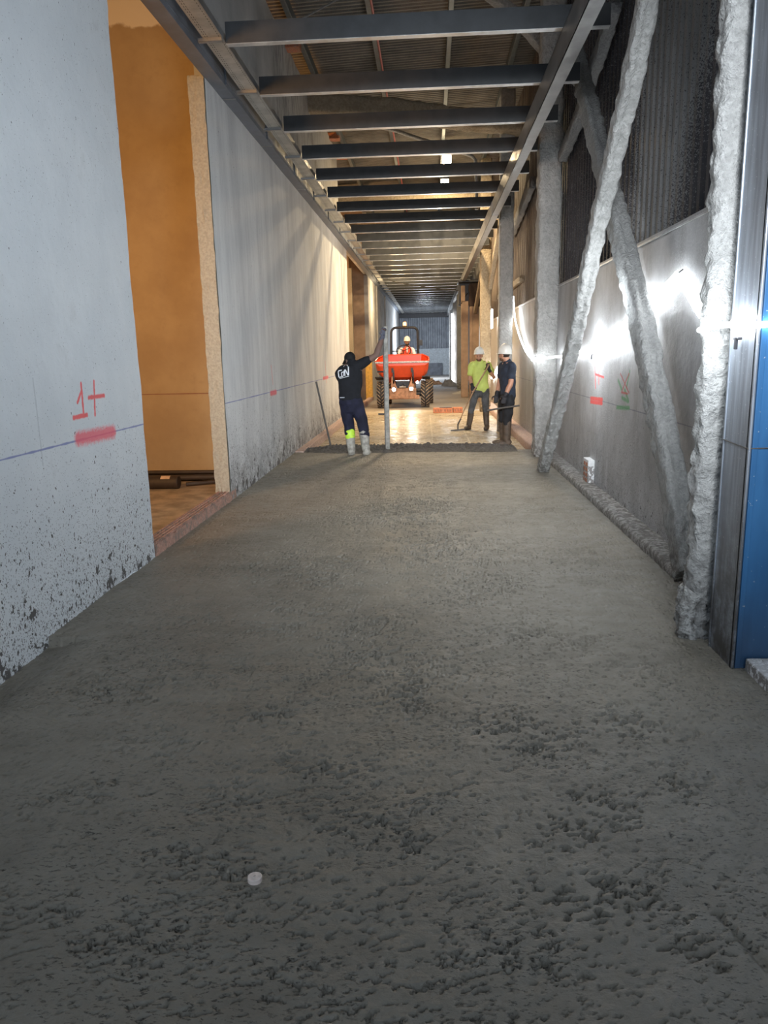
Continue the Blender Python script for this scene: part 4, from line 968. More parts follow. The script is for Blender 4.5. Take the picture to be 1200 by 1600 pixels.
def hand_prims(b, wrist, d, side, curl=0.6, grip=None, s=1.0, palm_n=None):
    """wrist, d hand direction, side thumb direction; fingers curl about palm normal"""
    d = V(d).normalized(); side = V(side); side = (side - d * side.dot(d)).normalized(); nrm = V(palm_n) if palm_n is not None else d.cross(side)
    nrm = (nrm - d * nrm.dot(d) - side * nrm.dot(side)).normalized()
    w_ = V(wrist)
    b.limb([w_ - d * 0.01, w_ + d * 0.04 * s, w_ + d * 0.085 * s], [(0.028 * s, 0.02 * s), (0.042 * s, 0.018 * s), (0.040 * s, 0.015 * s)], side, 10)
    for k, (ofs, L) in enumerate(((0.030, 0.075), (0.010, 0.083), (-0.010, 0.077), (-0.029, 0.060))):
        p = w_ + d * 0.085 * s + side * ofs * s; pts = [p - d * 0.02]; dr = d.copy(); a = 0.25 * curl
        for q in range(3):
            p = p + dr * L * s * (0.45, 0.32, 0.23)[q]; pts.append(p.copy()) if q else pts.append(p.copy())
            a += 1.15 * curl; dr = d * math.cos(a) + nrm * math.sin(a)
        b.limb(pts, [0.0095 * s, 0.0095 * s, 0.0088 * s, 0.0078 * s], side, 8)
    p = w_ + d * 0.025 * s + side * 0.03 * s
    b.limb([p, p + side * 0.035 * s + d * 0.022 * s + nrm * 0.01 * s, p + side * 0.035 * s + d * 0.052 * s + nrm * (0.015 + 0.03 * curl) * s], [0.013 * s, 0.011 * s, 0.009 * s], side, 8)

def wellington(parent, knee, ankle, toe_dir, mat, mat2=None, r=0.062, foot=0.27, name='boot', top=0.9):
    """rubber boot: shaft from below the knee to the ankle, then a foot"""
    b = MB(); k, a = V(knee), V(ankle); t = V(toe_dir).normalized(); a2 = a + V((0, 0, 0.0))
    st = k.lerp(a, 1 - top)
    b.limb([st, st.lerp(a, 0.5), a + V((0, 0, 0.09))], [r * 1.12, r * 1.0, r * 0.86], (1, 0, 0), 14)
    b.limb([a + V((0, 0, 0.09)) - t * 0.01, a + V((0, 0, 0.055)) - t * 0.035, a + V((0, 0, 0.055)) + t * (foot * 0.35), a + V((0, 0, 0.045)) + t * (foot * 0.6)], [r * .85, r * .82, (0.05, 0.045), (0.046, 0.036)], t.cross(V((0, 0, 1))), 12)
    b.box((0, 0, 0), (0.001, 0.001, 0.001), c=(0, 0, 0))
    b.v = b.v[:-8]; b.f = b.f[:-6]
    sole = MB(); s0 = a - t * 0.085 + V((0, 0, 0.0)); s1 = a + t * (foot * 0.72)
    o = remesh(name, b, mat, parent, 0.009, 2)
    side = t.cross(V((0, 0, 1)))
    pr = [s0 - side * 0.035, s0 + side * 0.035, a + t * 0.07 + side * 0.045, s1 + side * 0.035 - t * 0.03, s1 + side * 0.012, s1 - side * 0.012, s1 - side * 0.035 - t * 0.03, a + t * 0.07 - side * 0.045]
    n = len(pr); sole.add([p + V((0, 0, 0.0)) for p in pr] + [p + V((0, 0, 0.022)) for p in pr], [(i, (i + 1) % n, n + (i + 1) % n, n + i) for i in range(n)] + [tuple(range(n)), tuple(range(n, 2 * n))])
    sole.build('boot_sole', M['black'], o, bevel=0.004)
    return o

def relief(o, amp=0.006, sc=14, seed=0):
    for v in o.data.vertices:
        v.co += V((noise.noise(v.co * sc + V((seed, 0, 0))), noise.noise(v.co * sc + V((0, seed, 5))), 0.4 * noise.noise(v.co * sc * 1.3))) * amp

# --- worker in black, seen from behind, holding the straightedge
def worker_black():
    ox, oy = -1.22, 12.12
    t = thing('person', 'person in black t-shirt seen from behind, one arm raised holding a long bar', 'person', (ox, oy, 0))
    q = lambda x, y, z: V((x - ox, y - oy, z))
    neck = q(-1.24, 12.18, 1.40); hipc = q(-1.28, 12.10, 0.90)
    sR = q(-1.085, 12.14, 1.44); sL = q(-1.435, 12.14, 1.285)
    eR = q(-0.865, 12.22, 1.565); wR = q(-0.755, 12.32, 1.85)
    eL = q(-1.42, 12.36, 1.12); wL = q(-1.30, 12.50, 0.98)
    hc = q(-1.285, 12.27, 1.50)
    hL, hR = q(-1.37, 12.10, 0.86), q(-1.18, 12.10, 0.86)
    kL, kR = q(-1.315, 12.16, 0.43), q(-1.085, 12.13, 0.42)
    aL, aR = q(-1.285, 12.10, -0.03), q(-1.04, 12.08, -0.04)
    b = MB()
    look = V((-0.62, 0.66, -0.52))
    R, r_, f_, u_ = head_prims(b, hc, look)
    b.limb([hc - V((0, 0.01, 0.05)), neck, q(-1.245, 12.13, 1.33)], [0.058, 0.062, 0.09])
    b.limb([q(-1.245, 12.12, 1.36), q(-1.27, 12.11, 1.15), hipc], [(0.17, 0.10), (0.15, 0.10), (0.145, 0.10)])
    b.limb([sR + V((-0.04, 0, -0.02)), sR.lerp(eR, 0.45), eR, eR.lerp(wR, 0.35), wR], [0.064, 0.060, 0.050, 0.050, 0.032])
    b.limb([sL, eL, wL], [0.055, 0.042, 0.028])
    hand_prims(b, wR, (0.12, 0.12, 1.0), (-0.6, -0.6, 0), 0.9, palm_n=(0.9, 0.35, 0))
    hand_prims(b, wL, (0.3, 0.9, -0.2), (0, 0, 1), 0.5)
    for h, k, a in ((hL, kL, aL), (hR, kR, aR)): b.limb([h, k, a + V((0, 0, 0.05))], [0.085, 0.055, 0.04])
    remesh('body', b, M['skind'], t, 0.0075, 2)
    # t-shirt
    b = MB()
    b.limb([q(-1.235, 12.15, 1.455), q(-1.25, 12.13, 1.35), q(-1.27, 12.11, 1.18), q(-1.285, 12.10, 1.0), q(-1.285, 12.10, 0.90)], [(0.085, 0.07), (0.175, 0.118), (0.200, 0.135), (0.178, 0.130), (0.182, 0.132)])
    b.limb([q(-1.24, 12.13, 1.37), sR.lerp(q(-1.24, 12.13, 1.37), 0.45), sR, sR.lerp(eR, 0.40)], [0.085, 0.090, 0.082, 0.073])
    b.limb([q(-1.27, 12.13, 1.37), q(-1.37, 12.13, 1.345), sL, sL.lerp(eL, 0.6)], [0.085, 0.088, 0.085, 0.068])
    sh = remesh('t_shirt', b, M['tee'], t, 0.008, 3); relief(sh, 0.010, 11)
    # hair / cap
    b = MB(); b.ell(hc + u_ * 0.032 - f_ * 0.012, (0.086, 0.104, 0.098), rot=R); b.build('hair', M['hairk'], t, smooth=True)
    b = MB(); b.limb([hc + u_ * 0.03 + f_ * 0.06, hc + f_ * 0.16 + u_ * 0.022], [(0.075, 0.02), (0.05, 0.009)], r_, 12); b.build('cap_peak', M['hairk'], t, smooth=True)
    # trousers
    b = MB()
    b.limb([q(-1.285, 12.10, 0.93), q(-1.28, 12.10, 0.84), q(-1.275, 12.10, 0.76)], [(0.175, 0.118), (0.195, 0.13), (0.17, 0.12)])
    b.limb([hL + V((0.01, 0, 0)), hL.lerp(kL, 0.5), kL, kL.lerp(aL, 0.22)], [0.105, 0.100, 0.082, 0.084])
    b.limb([hR + V((-0.01, 0, 0)), hR.lerp(kR, 0.5), kR, kR.lerp(aR, 0.22)], [0.105, 0.103, 0.086, 0.088])
    tr = remesh('trousers', b, M['navy'], t, 0.009, 2); relief(tr, 0.016, 9)
    b = MB(); b.box((-0.215, -0.142, -0.01), (-0.11, -0.128, 0.006)); o = b.build('belt', M['strap'], t); o.location = (0, 0.006, 0.925)
    for k_, a_, nm, m2 in ((kL, aL, 0, M['hiv']), (kR, aR, 1, M['mudboot'])):
        o = wellington(t, k_, a_, (0.15, 1, 0) if nm else (-0.1, 1, 0), M['mudboot'], r=0.072, top=0.82, name='boot'); relief(o, 0.006, 20)
        p0 = k_.lerp(a_, 0.14); p1 = k_.lerp(a_, 0.34); b = MB(); b.limb([p0, p1], [0.084, 0.080], (1, 0, 0), 20); c = b.build('boot_band', m2, t, smooth=True)
        if nm == 0: c['label'] = 'yellow green reflective band'
    b = MB(); hand_prims(b, wR - V((0, 0, 0)), (0.12, 0.12, 1.0), (-0.6, -0.6, 0), 0.9, s=1.10, palm_n=(0.9, 0.35, 0)); b.limb([wR - V((0.03, 0.02, 0.06)), wR], [0.038, 0.036])
    remesh('glove', b, M['gglove'], t, 0.006, 1)
    b = MB(); hand_prims(b, wL, (0.3, 0.9, -0.2), (0, 0, 1), 0.5, s=1.12); b.limb([wL.lerp(eL, .2), wL], [0.038, 0.036]); remesh('glove', b, M['gglove'], t, 0.006, 1)
    # back print, laid on the cloth
    bvh = BVHTree.FromPolygons([v.co for v in sh.data.vertices], [p.vertices for p in sh.data.polygons])
    def px(u, v):
        X = 500 + u * 0.1437; Z = 500 + v * 0.1437
        x = -1.30 + (X - 543) * 0.01024; z = 1.64 - (Z - 549) * 0.01022 - (X - 543) * 0.0002
        return x - ox + 0.01, z - 0.035
    def stroke(b, pts, w_):
        P_ = [px(*p) for p in pts]; full = []
        for (x0, z0), (x1, z1) in zip(P_[:-1], P_[1:]):
            n = max(1, int(math.hypot(x1 - x0, z1 - z0) / 0.01))
            full += [(x0 + (x1 - x0) * i / n, z0 + (z1 - z0) * i / n) for i in range(n)]
        full.append(P_[-1]); vs = []
        for i, (x, z) in enumerate(full):
            a, c = full[max(i - 1, 0)], full[min(i + 1, len(full) - 1)]; d = V((c[0] - a[0], c[1] - a[1])).normalized(); nn = V((-d.y, d.x)) * w_ / 2
            for s_ in (-1, 1):
                xx, zz = x + nn.x * s_, z + nn.y * s_
                hit = bvh.ray_cast(V((xx, -1, zz)), V((0, 1, 0)))[0]
                vs.append(V((xx, (hit.y if hit is not None else -0.08) - 0.0035, zz)))
        b.add(vs, [(2 * i, 2 * i + 1, 2 * i + 3, 2 * i + 2) for i in range(len(full) - 1)])
    b = MB()
    stroke(b, [(228, 516), (196, 522), (187, 536), (191, 588), (198, 594), (222, 588)], 0.018)
    stroke(b, [(252, 522), (247, 572)], 0.017)
    stroke(b, [(250, 534), (228, 540), (223, 550), (226, 582), (232, 586), (247, 574)], 0.016)
    stroke(b, [(262, 578), (258, 515), (266, 512), (296, 566), (302, 562), (300, 480)], 0.018)
    stroke(b, [(244, 482), (256, 466), (276, 460), (292, 470), (299, 484)], 0.007)
    stroke(b, [(200, 607), (308, 577)], 0.009)
    b.build('back_print', M['print'], t, fix=False)['label'] = 'white lettering printed on the back'
    return t
worker_black()
# the long bar he holds
sb = thing('screed_bar', 'long upright cement smeared metal bar held by the person in black', 'straightedge', (-0.71, 12.42, 0))
b = MB(); b.box((-0.035, -0.022, -0.05), (0.032, 0.022, 2.02)); o = b.build('bar', M['alu'], sb, bevel=0.004)
b = MB(); b.box((-0.050, -0.026, -0.04), (-0.034, 0.024, 2.0)); b.build('dark_edge', M['rod'], sb, bevel=0.003)
for z in (1.30, 0.615):
    b = MB(); b.tube([(-0.03, 0, z), (-0.15, 0, z + 0.004)], 0.014, 10); b.build('handle', M['black'], sb, smooth=0.7)
b = MB(); b.tube([(-1.93, 12.82, 1.15), (-1.70, 12.78, -0.02)], 0.016, 10); tag(b.build('leaning_pole', M['rod'], smooth=0.7), 'thin grey pole leaning left behind the person in black', 'pole')

# --- worker in yellow-green shirt, facing the camera, with rake
def worker_lime():
    ox, oy = 1.05, 16.7
    t = thing('person', 'person in lime green t-shirt, grey jeans and white hard hat holding a rake', 'person', (ox, oy, -0.1))
    q = lambda x, y, z: V((x - ox, y - oy, z + 0.1))
    hc = q(1.055, 16.66, 1.50); f0 = V((-0.18, -1, -0.12))
    sA, sB = q(0.90, 16.70, 1.29), q(1.245, 16.70, 1.30)
    eA, wA = q(0.855, 16.74, 1.04), q(0.905, 16.58, 0.86)
    eB, wB = q(1.37, 16.66, 1.04), q(1.26, 16.50, 1.20)
    hipc = q(1.10, 16.72, 0.82)
    hA, hB = q(1.00, 16.72, 0.78), q(1.19, 16.72, 0.78); kA, kB = q(0.895, 16.68, 0.36), q(1.205, 16.66, 0.36); aA, aB = q(0.835, 16.74, -0.095), q(1.225, 16.62, -0.095)
    b = MB(); R, r_, f_, u_ = head_prims(b, hc, f0, 0.98)
    b.limb([hc - V((0, -0.02, 0.06)), q(1.065, 16.70, 1.38), q(1.07, 16.71, 1.30)], [0.055, 0.058, 0.08])
    b.limb([q(1.07, 16.71, 1.30), q(1.08, 16.71, 1.1), hipc], [(0.155, 0.09), (0.14, 0.09), (0.13, 0.09)])
    b.limb([sA, eA, eA.lerp(wA, .4), wA], [0.055, 0.041, 0.041, 0.028]); b.limb([sB, eB, eB.lerp(wB, .4), wB], [0.055, 0.041, 0.041, 0.028])
    hand_prims(b, wA, (0.15, -0.25, -1), (1, 0, 0.2), 0.8); hand_prims(b, wB, (-0.3, -0.1, 1), (-1, -0.4, -0.2), 0.9)
    for h, k, a in ((hA, kA, aA), (hB, kB, aB)): b.limb([h, k, a + V((0, 0, 0.05))], [0.08, 0.052, 0.04])
    remesh('body', b, M['skin'], t, 0.0075, 2); face_bits(t, hc, f_, r_, u_, 0.98, M['beard'])
    b = MB(); b.ell(hc + u_ * 0.028 - f_ * 0.02, (0.079, 0.092, 0.09), rot=R); b.build('hair', M['hair'], t, smooth=True)
    b = MB()
    b.limb([q(1.065, 16.71, 1.37), q(1.07, 16.71, 1.29), q(1.075, 16.70, 1.12), q(1.09, 16.70, 0.95), q(1.10, 16.71, 0.80)], [(0.09, 0.07), (0.185, 0.108), (0.175, 0.118), (0.165, 0.12), (0.178, 0.125)])
    b.limb([q(0.97, 16.7, 1.31), sA, sA.lerp(eA, 0.62)], [0.08, 0.076, 0.074]); b.limb([q(1.17, 16.7, 1.31), sB, sB.lerp(eB, 0.6)], [0.08, 0.076, 0.074])
    sh = remesh('t_shirt', b, M['lime'], t, 0.008, 3); relief(sh, 0.014, 10, 3)
    bvh = BVHTree.FromPolygons([v.co for v in sh.data.vertices], [p.vertices for p in sh.data.polygons])
    b = MB(); vs = []
    for i in range(6):
        for s_ in (-1, 1):
            x = 0.10 + 0.012 * i; z = 1.305 + 0.006 * math.sin(i) + s_ * 0.010; h = bvh.ray_cast(V((x, -1, z)), V((0, 1, 0)))[0]; vs.append(V((x, (h.y if h else -0.1) - 0.004, z)))
    b.add(vs, [(2 * i, 2 * i + 1, 2 * i + 3, 2 * i + 2) for i in range(5)]); b.build('chest_print', M['printd'], t, fix=False)
    b = MB(); b.limb([q(1.10, 16.71, 0.86), q(1.10, 16.72, 0.76), q(1.10, 16.72, 0.70)], [(0.155, 0.11), (0.170, 0.12), (0.14, 0.105)])
    b.limb([hA, hA.lerp(kA, .5), kA, kA.lerp(aA, .25)], [0.095, 0.085, 0.070, 0.062]); b.limb([hB, hB.lerp(kB, .5), kB, kB.lerp(aB, .25)], [0.095, 0.085, 0.070, 0.062])
    tr = remesh('trousers', b, M['jeans'], t, 0.009, 2); relief(tr, 0.010, 12, 5)
    wellington(t, kA, aA, (-0.45, -1, 0), M['boot'], top=0.80, r=0.064); wellington(t, kB, aB, (-0.25, -1, 0), M['boot'], top=0.80, r=0.064)
    b = MB(); hand_prims(b, wA, (0.15, -0.25, -1), (1, 0, 0.2), 0.8, s=1.1); b.limb([wA.lerp(eA, .2), wA], [0.037, 0.035]); remesh('glove', b, M['glove'], t, 0.006, 1)
    b = MB(); hand_prims(b, wB, (-0.3, -0.1, 1), (-1, -0.4, -0.2), 0.9, s=1.1); b.limb([wB.lerp(eB, .2), wB], [0.037, 0.035]); remesh('glove', b, M['glove'], t, 0.006, 1)
    hat(t, hc + V((0, 0.01, 0.065)), 0.10, (-0.18, -1, 0))
worker_lime()
rk = thing('rake', 'long handled concrete rake held by the person in the lime shirt', 'rake', (0.59, 16.44, -0.09))
b = MB(); b.tube([(0.66, -0.02, 1.40), (0.345, -0.05, 0.87), (0.14, -0.02, 0.46), (0.02, 0.0, 0.17), (0.0, 0, 0.1)], 0.014, 10); b.build('handle', M['wood'], rk, smooth=0.7)
b = MB(); b.tube([(0.0, -0.01, 0.015), (0.0, 0.0, 0.14), (0.06, -0.01, 0.26)], 0.017, 8); b.build('socket', M['rod'], rk, smooth=0.7)
b = MB(); b.box((-0.16, -0.02, 0.0), (0.15, 0.0, 0.035), Matrix.Rotation(-0.08, 3, 'Y')); b.build('blade', M['rod'], rk, bevel=0.004)

# --- worker in navy tee, looking away
def worker_navy():
    ox, oy = 1.35, 13.7
    t = thing('person', 'person in dark navy t-shirt and white hard hat standing at the right looking away', 'person', (ox, oy, -0.1))
    q = lambda x, y, z: V((x - ox, y - oy, z + 0.1))
    hc = q(1.315, 13.74, 1.53); f0 = V((-0.80, 0.60, -0.05))
    sN, sF = q(1.44, 13.62, 1.30), q(1.30, 13.86, 1.32)          # near (left) and far shoulder
    eN, wN = q(1.415, 13.54, 1.04), q(1.315, 13.48, 0.82)
    eF, wF = q(1.25, 13.92, 1.05), q(1.19, 13.80, 0.82)
    hipc = q(1.38, 13.72, 0.86); hA, hB = q(1.41, 13.65, 0.82), q(1.32, 13.80, 0.82)
    kA, kB = q(1.365, 13.64, 0.40), q(1.31, 13.80, 0.40); aA, aB = q(1.365, 13.66, -0.095), q(1.33, 13.84, -0.095)
    across = (sN - sF).normalized()
    b = MB(); R, r_, f_, u_ = head_prims(b, hc, f0)
    b.limb([hc - V((-0.02, 0, 0.06)), q(1.36, 13.74, 1.42), q(1.375, 13.74, 1.33)], [0.06, 0.062, 0.085])
    b.limb([q(1.375, 13.74, 1.32), q(1.37, 13.73, 1.1), hipc], [(0.155, 0.10), (0.14, 0.10), (0.13, 0.10)], across)
    b.limb([sN, eN, eN.lerp(wN, .4), wN], [0.058, 0.046, 0.046, 0.03]); b.limb([sF, eF, wF], [0.055, 0.043, 0.03])
    hand_prims(b, wN, (-0.3, -0.1, -1), (-1, 0.1, 0.3), 0.8); hand_prims(b, wF, (-0.1, -0.2, -1), (-1, 0, 0), 0.8)
    for h, k, a in ((hA, kA, aA), (hB, kB, aB)): b.limb([h, k, a + V((0, 0, 0.05))], [0.08, 0.055, 0.04])
    remesh('body', b, M['skin'], t, 0.0075, 2); face_bits(t, hc, f_, r_, u_, 1.0, M['beard'])
    b = MB(); b.ell(hc + u_ * 0.02 - f_ * 0.018, (0.081, 0.093, 0.088), rot=R); b.build('hair', M['hair'], t, smooth=True)
    b = MB()
    b.limb([q(1.375, 13.74, 1.39), q(1.38, 13.74, 1.31), q(1.375, 13.73, 1.12), q(1.385, 13.72, 0.92), q(1.385, 13.72, 0.80)], [(0.09, 0.075), (0.185, 0.122), (0.175, 0.132), (0.165, 0.128), (0.165, 0.13)], across)
    b.limb([q(1.42, 13.66, 1.33), sN, sN.lerp(eN, 0.6)], [0.08, 0.078, 0.072]); b.limb([q(1.33, 13.8, 1.33), sF, sF.lerp(eF, 0.6)], [0.08, 0.076, 0.07])
    sh = remesh('t_shirt', b, M['slate'], t, 0.008, 3); relief(sh, 0.012, 10, 7)
    bvh = BVHTree.FromPolygons([v.co for v in sh.data.vertices], [p.vertices for p in sh.data.polygons])
    b = MB()
    for z in (1.28, 1.33):
        vs = []
        for i in range(5):
            for s_ in (-1, 1):
                y = -0.06 + 0.02 * i; zz = z + s_ * 0.014; h = bvh.ray_cast(V((1, y, zz)), V((-1, 0, 0)))[0]; vs.append(V(((h.x if h else 0.15) + 0.004, y, zz)))
        b.add(vs, [(2 * i, 2 * i + 1, 2 * i + 3, 2 * i + 2) for i in range(4)])
    b.build('back_print', M['print'], t, fix=False)
    b = MB(); b.limb([q(1.385, 13.72, 0.86), q(1.375, 13.72, 0.78), q(1.37, 13.72, 0.70)], [(0.155, 0.12), (0.16, 0.13), (0.14, 0.11)], across)
    b.limb([hA, hA.lerp(kA, .5), kA, kA.lerp(aA, .2)], [0.10, 0.098, 0.084, 0.084]); b.limb([hB, hB.lerp(kB, .5), kB, kB.lerp(aB, .2)], [0.10, 0.095, 0.082, 0.08])
    tr = remesh('trousers', b, M['blackcloth'], t, 0.009, 2); relief(tr, 0.018, 11, 9)
    wellington(t, kA, aA, (-1, 0.05, 0), M['boot'], top=0.86, r=0.074, foot=0.29); wellington(t, kB, aB, (-1, 0.2, 0), M['boot'], top=0.86, r=0.072, foot=0.29)
    for w_, e_, d_, s_ in ((wN, eN, (-0.3, -0.1, -1), (-1, 0.1, 0.3)), (wF, eF, (-0.1, -0.2, -1), (-1, 0, 0))):
        b = MB(); hand_prims(b, w_, d_, s_, 0.8, s=1.1); b.limb([w_.lerp(e_, .18), w_], [0.040, 0.038]); remesh('glove', b, M['glove'], t, 0.006, 1)
    hat(t, hc + V((0.01, 0, 0.05)), 0.05, (-0.80, 0.60, 0), r=(0.104, 0.122, 0.138))
worker_navy()
b = MB(); b.tube([(1.00, 13.44, 0.57), (1.28, 13.44, 0.61), (1.56, 13.44, 0.645)], 0.017, 10); tag(b.build('tool_handle', M['rod'], smooth=0.7), 'short dark rod held level at the thigh of the person in navy', 'tool')

# ------------------------------------------------------------------ dumper
def dumper():
    D = V((-0.86, 23.6, -0.1))
    t = thing('site_dumper', 'orange front skip dumper with headlights on and a roll bar, facing the camera', 'dumper', D)
    def wheel(x, y, r, w_, name='wheel'):
        wt = bpy.data.objects.new(name, None)
        b = MB()
        prof = [(r * .50, -w_ / 2 * .8), (r * .62, -w_ / 2), (r * .86, -w_ / 2), (r * .93, -w_ * .40), (r * .95, 0), (r * .93, w_ * .40), (r * .86, w_ / 2), (r * .62, w_ / 2), (r * .50, w_ / 2 * .8)]
        b.lathe(prof, (0, 0, 0), 'x', 48)
        n = 22; b.mi = 1
        for k in range(n):
            for s_ in (-1, 1):
                a = 2 * PI * (k + (0.5 if s_ > 0 else 0)) / n; da = 0.17
                vs = []
                for (u, aa) in ((0.02, a + da), (w_ * .49, a - da * .6)):
                    for hw in (-0.040, 0.040):
                        for rr in (r * .90, r * 1.0):
                            vs.append((s_ * u, rr * math.cos(aa + hw), rr * math.sin(aa + hw)))
                b.add(vs, [(0, 1, 3, 2), (4, 6, 7, 5), (0, 4, 5, 1), (2, 3, 7, 6), (1, 5, 7, 3), (0, 2, 6, 4)])
        o = b.build(name, [M['tyred'], M['tyre']], t, smooth=0.5); o.location = (x, y, r)
        b = MB(); b.lathe([(0, -w_ * .25), (r * .15, -w_ * .25), (r * .18, -w_ * .1), (r * .45, -w_ * .1), (r * .52, -w_ * .42), (r * .52, w_ * .42), (r * .45, w_ * .1), (r * .18, w_ * .1), (r * .15, w_ * .25), (0, w_ * .25)], (0, 0, 0), 'x', 28)
        b.build('rim', M['dirtyo'], o, smooth=0.5)
        return o
    for x in (-0.68, 0.70): wheel(x, 0.42, 0.42, 0.27)
    for x in (-0.60, 0.82): wheel(x, 2.35, 0.42, 0.27)
    # skip
    def sec(y, zt, wt, zb, wb, zm, wm, g=0.0):
        return [(-wt + g, y, zt), (-wm + g, y, zm), (-wb + g * .7, y, zb + g), (-wb * .45, y, zb + g), (wb * .45, y, zb + g), (wb - g * .7, y, zb + g), (wm - g, y, zm), (wt - g, y, zt)]
    S = [(-0.10, 1.44, 0.83, 1.30, 0.70, 1.37, 0.80), (0.12, 1.46, 0.83, 0.95, 0.62, 1.20, 0.80), (0.45, 1.48, 0.82, 0.78, 0.50, 1.05, 0.76), (0.95, 1.52, 0.80, 0.80, 0.50, 1.05, 0.74), (1.25, 1.62, 0.62, 1.10, 0.50, 1.30, 0.60)]
    b = MB(); n = 8
    out = [[V(p) for p in sec(*s_)] for s_ in S]; inn = [[V(p) for p in sec(*s_, g=0.03)] for s_ in S]
    for p in inn[0]: p.y += 0.03
    for p in inn[-1]: p.y -= 0.03
    for grp in (out, inn):
        o0 = len(b.v)
        for s_ in grp: b.v += [tuple(p) for p in s_]
        for i in range(len(grp) - 1):
            for j in range(n - 1): b.f.append((o0 + i * n + j, o0 + i * n + j + 1, o0 + (i + 1) * n + j + 1, o0 + (i + 1) * n + j)); b.m.append(0)
        for e in (0, len(grp) - 1): b.f.append(tuple(o0 + e * n + j for j in range(n))); b.m.append(0)
    sk = b.build('skip', M['orange'], t, bevel=0.012)
    b = MB()
    b.box((-0.83, -0.13, 1.385), (0.83, -0.08, 1.44)); b.build('skip_lip', M['rimgrey'], sk, bevel=0.01)
    b = MB()
    for s_ in (-1, 1): b.tube([(s_ * 0.82, -0.1, 1.46), (s_ * 0.81, 0.9, 1.54), (s_ * 0.62, 1.26, 1.63)], 0.022, 8)
    b.tube([(-0.62, 1.26, 1.63), (0.62, 1.26, 1.63)], 0.022, 8); b.build('skip_rim', M['orange'], sk, smooth=0.6)
    b = MB()
    for s_ in (-1, 1): b.prism([(0.0, -0.22), (0.05, -0.22), (0.05, 0.22), (0.0, 0.22)], (s_ * 0.30, -0.02, 0.98), (s_ * 0.30, 0.3, 0.98)); b.box((s_ * 0.3 - 0.03, -0.12, 1.10), (s_ * 0.3 + 0.03, 0.05, 1.24))
    b.build('skip_bracket', M['dark'], sk)
    # chassis
    b = MB(); b.box((-0.42, 0.0, 0.30), (0.42, 0.16, 0.62)); b.box((-0.52, 0.02, 0.28), (0.52, 0.12, 0.40)); b.box((-0.30, 0.1, 0.35), (0.30, 1.4, 0.60)); b.box((-0.36, 1.3, 0.30), (0.36, 2.9, 0.75)); b.build('chassis', M['dirtyo'], t, bevel=0.015)
    b = MB()
    for s_ in (-1, 1):
        b.add([(s_ * 0.36, -0.02, 0.60), (s_ * 0.16, -0.02, 0.60), (s_ * 0.30, -0.02, 0.98), (s_ * 0.34, -0.02, 0.98), (s_ * 0.36, 0.06, 0.60), (s_ * 0.16, 0.06, 0.60), (s_ * 0.30, 0.06, 0.98), (s_ * 0.34, 0.06, 0.98)],
              [(0, 1, 2, 3), (4, 5, 6, 7), (0, 1, 5, 4), (1, 2, 6, 5), (2, 3, 7, 6), (3, 0, 4, 7)])
    b.build('cradle_arm', M['dirtyo'], t, bevel=0.008)
    b = MB(); b.box((-0.22, 0.10, 0.60), (0.22, 0.5, 0.84)); b.build('hydraulic_block', M['dark'], t, bevel=0.02)
    b = MB(); b.tube([(-0.10, 0.0, 0.66), (0.10, 0.0, 0.66)], 0.028, 10); b.tube([(0, 0, 0.66), (0, 0.3, 0.80)], 0.03, 10); b.box((-0.22, 0.0, 0.84), (0.22, 0.04, 0.865)); b.build('ram_pin', M['chrome'], t, smooth=0.6)
    b = MB(); b.tube([(-0.62, 0.42, 0.42), (0.64, 0.42, 0.42)], 0.075, 12); b.tube([(-0.55, 2.35, 0.42), (0.78, 2.35, 0.42)], 0.07, 12); b.build('axle', M['dark'], t, smooth=0.6)
    # lamps
    for nm, (x, z, r) in (('headlight', (-0.27, 0.585, 0.052)), ('headlight', (0.27, 0.60, 0.052)), ('side_lamp', (0.455, 0.80, 0.034))):
        b = MB(); b.lathe([(r * 1.25, 0.06), (r * 1.25, -0.02), (r * 1.08, -0.025)], (x, -0.03, z), 'y', 20); b.lathe([(r * 1.25, 0.06), (0, 0.06)], (x, -0.03, z), 'y', 20); h = b.build(nm, M['dark'], t, smooth=0.6)
        b = MB(); b.lathe([(r * 1.08, -0.02), (r * 0.8, -0.034), (0, -0.038)], (x, -0.03, z), 'y', 20); b.build('lens', M['headl'], h, smooth=True)
        lamp('SPOT', 'headlight_beam', D + V((x, -0.12, z)), 22 if nm == 'headlight' else 6, (1.0, 0.84, 0.62), 0.04, aim=D + V((x * 1.5, -6, -0.25)), spot=1.7)
    # rear body, seat, controls
    b = MB(); b.box((-0.38, 1.9, 0.75), (0.38, 3.0, 1.18)); b.build('engine_cover', M['orange'], t, bevel=0.04)
    b = MB(); b.box((-0.26, 1.95, 1.18), (0.26, 2.40, 1.28)); b.box((-0.25, 2.38, 1.22), (0.25, 2.48, 1.65)); b.build('seat', M['black'], t, bevel=0.03)
    b = MB(); b.tube([(0, 1.30, 1.0), (0, 1.45, 1.55)], 0.03, 10); b.box((-0.3, 1.32, 0.7), (0.3, 1.44, 1.40)); b.build('steering_column', M['dark'], t, bevel=0.01)
    sw = MB(); c = V((0.0, 1.55, 1.76)); rr = 0.23; tl = Matrix.Rotation(0.9, 3, 'X'); ring = [c + tl @ V((rr * math.cos(2 * PI * k / 24), rr * math.sin(2 * PI * k / 24), 0)) for k in range(25)]
    sw.tube(ring, 0.016, 8, cap=False)
    for k in range(3): sw.tube([c, c + tl @ V((rr * math.cos(2 * PI * k / 3 + .5), rr * math.sin(2 * PI * k / 3 + .5), 0))], 0.012, 6)
    sw.build('steering_wheel', M['black'], t, smooth=True)
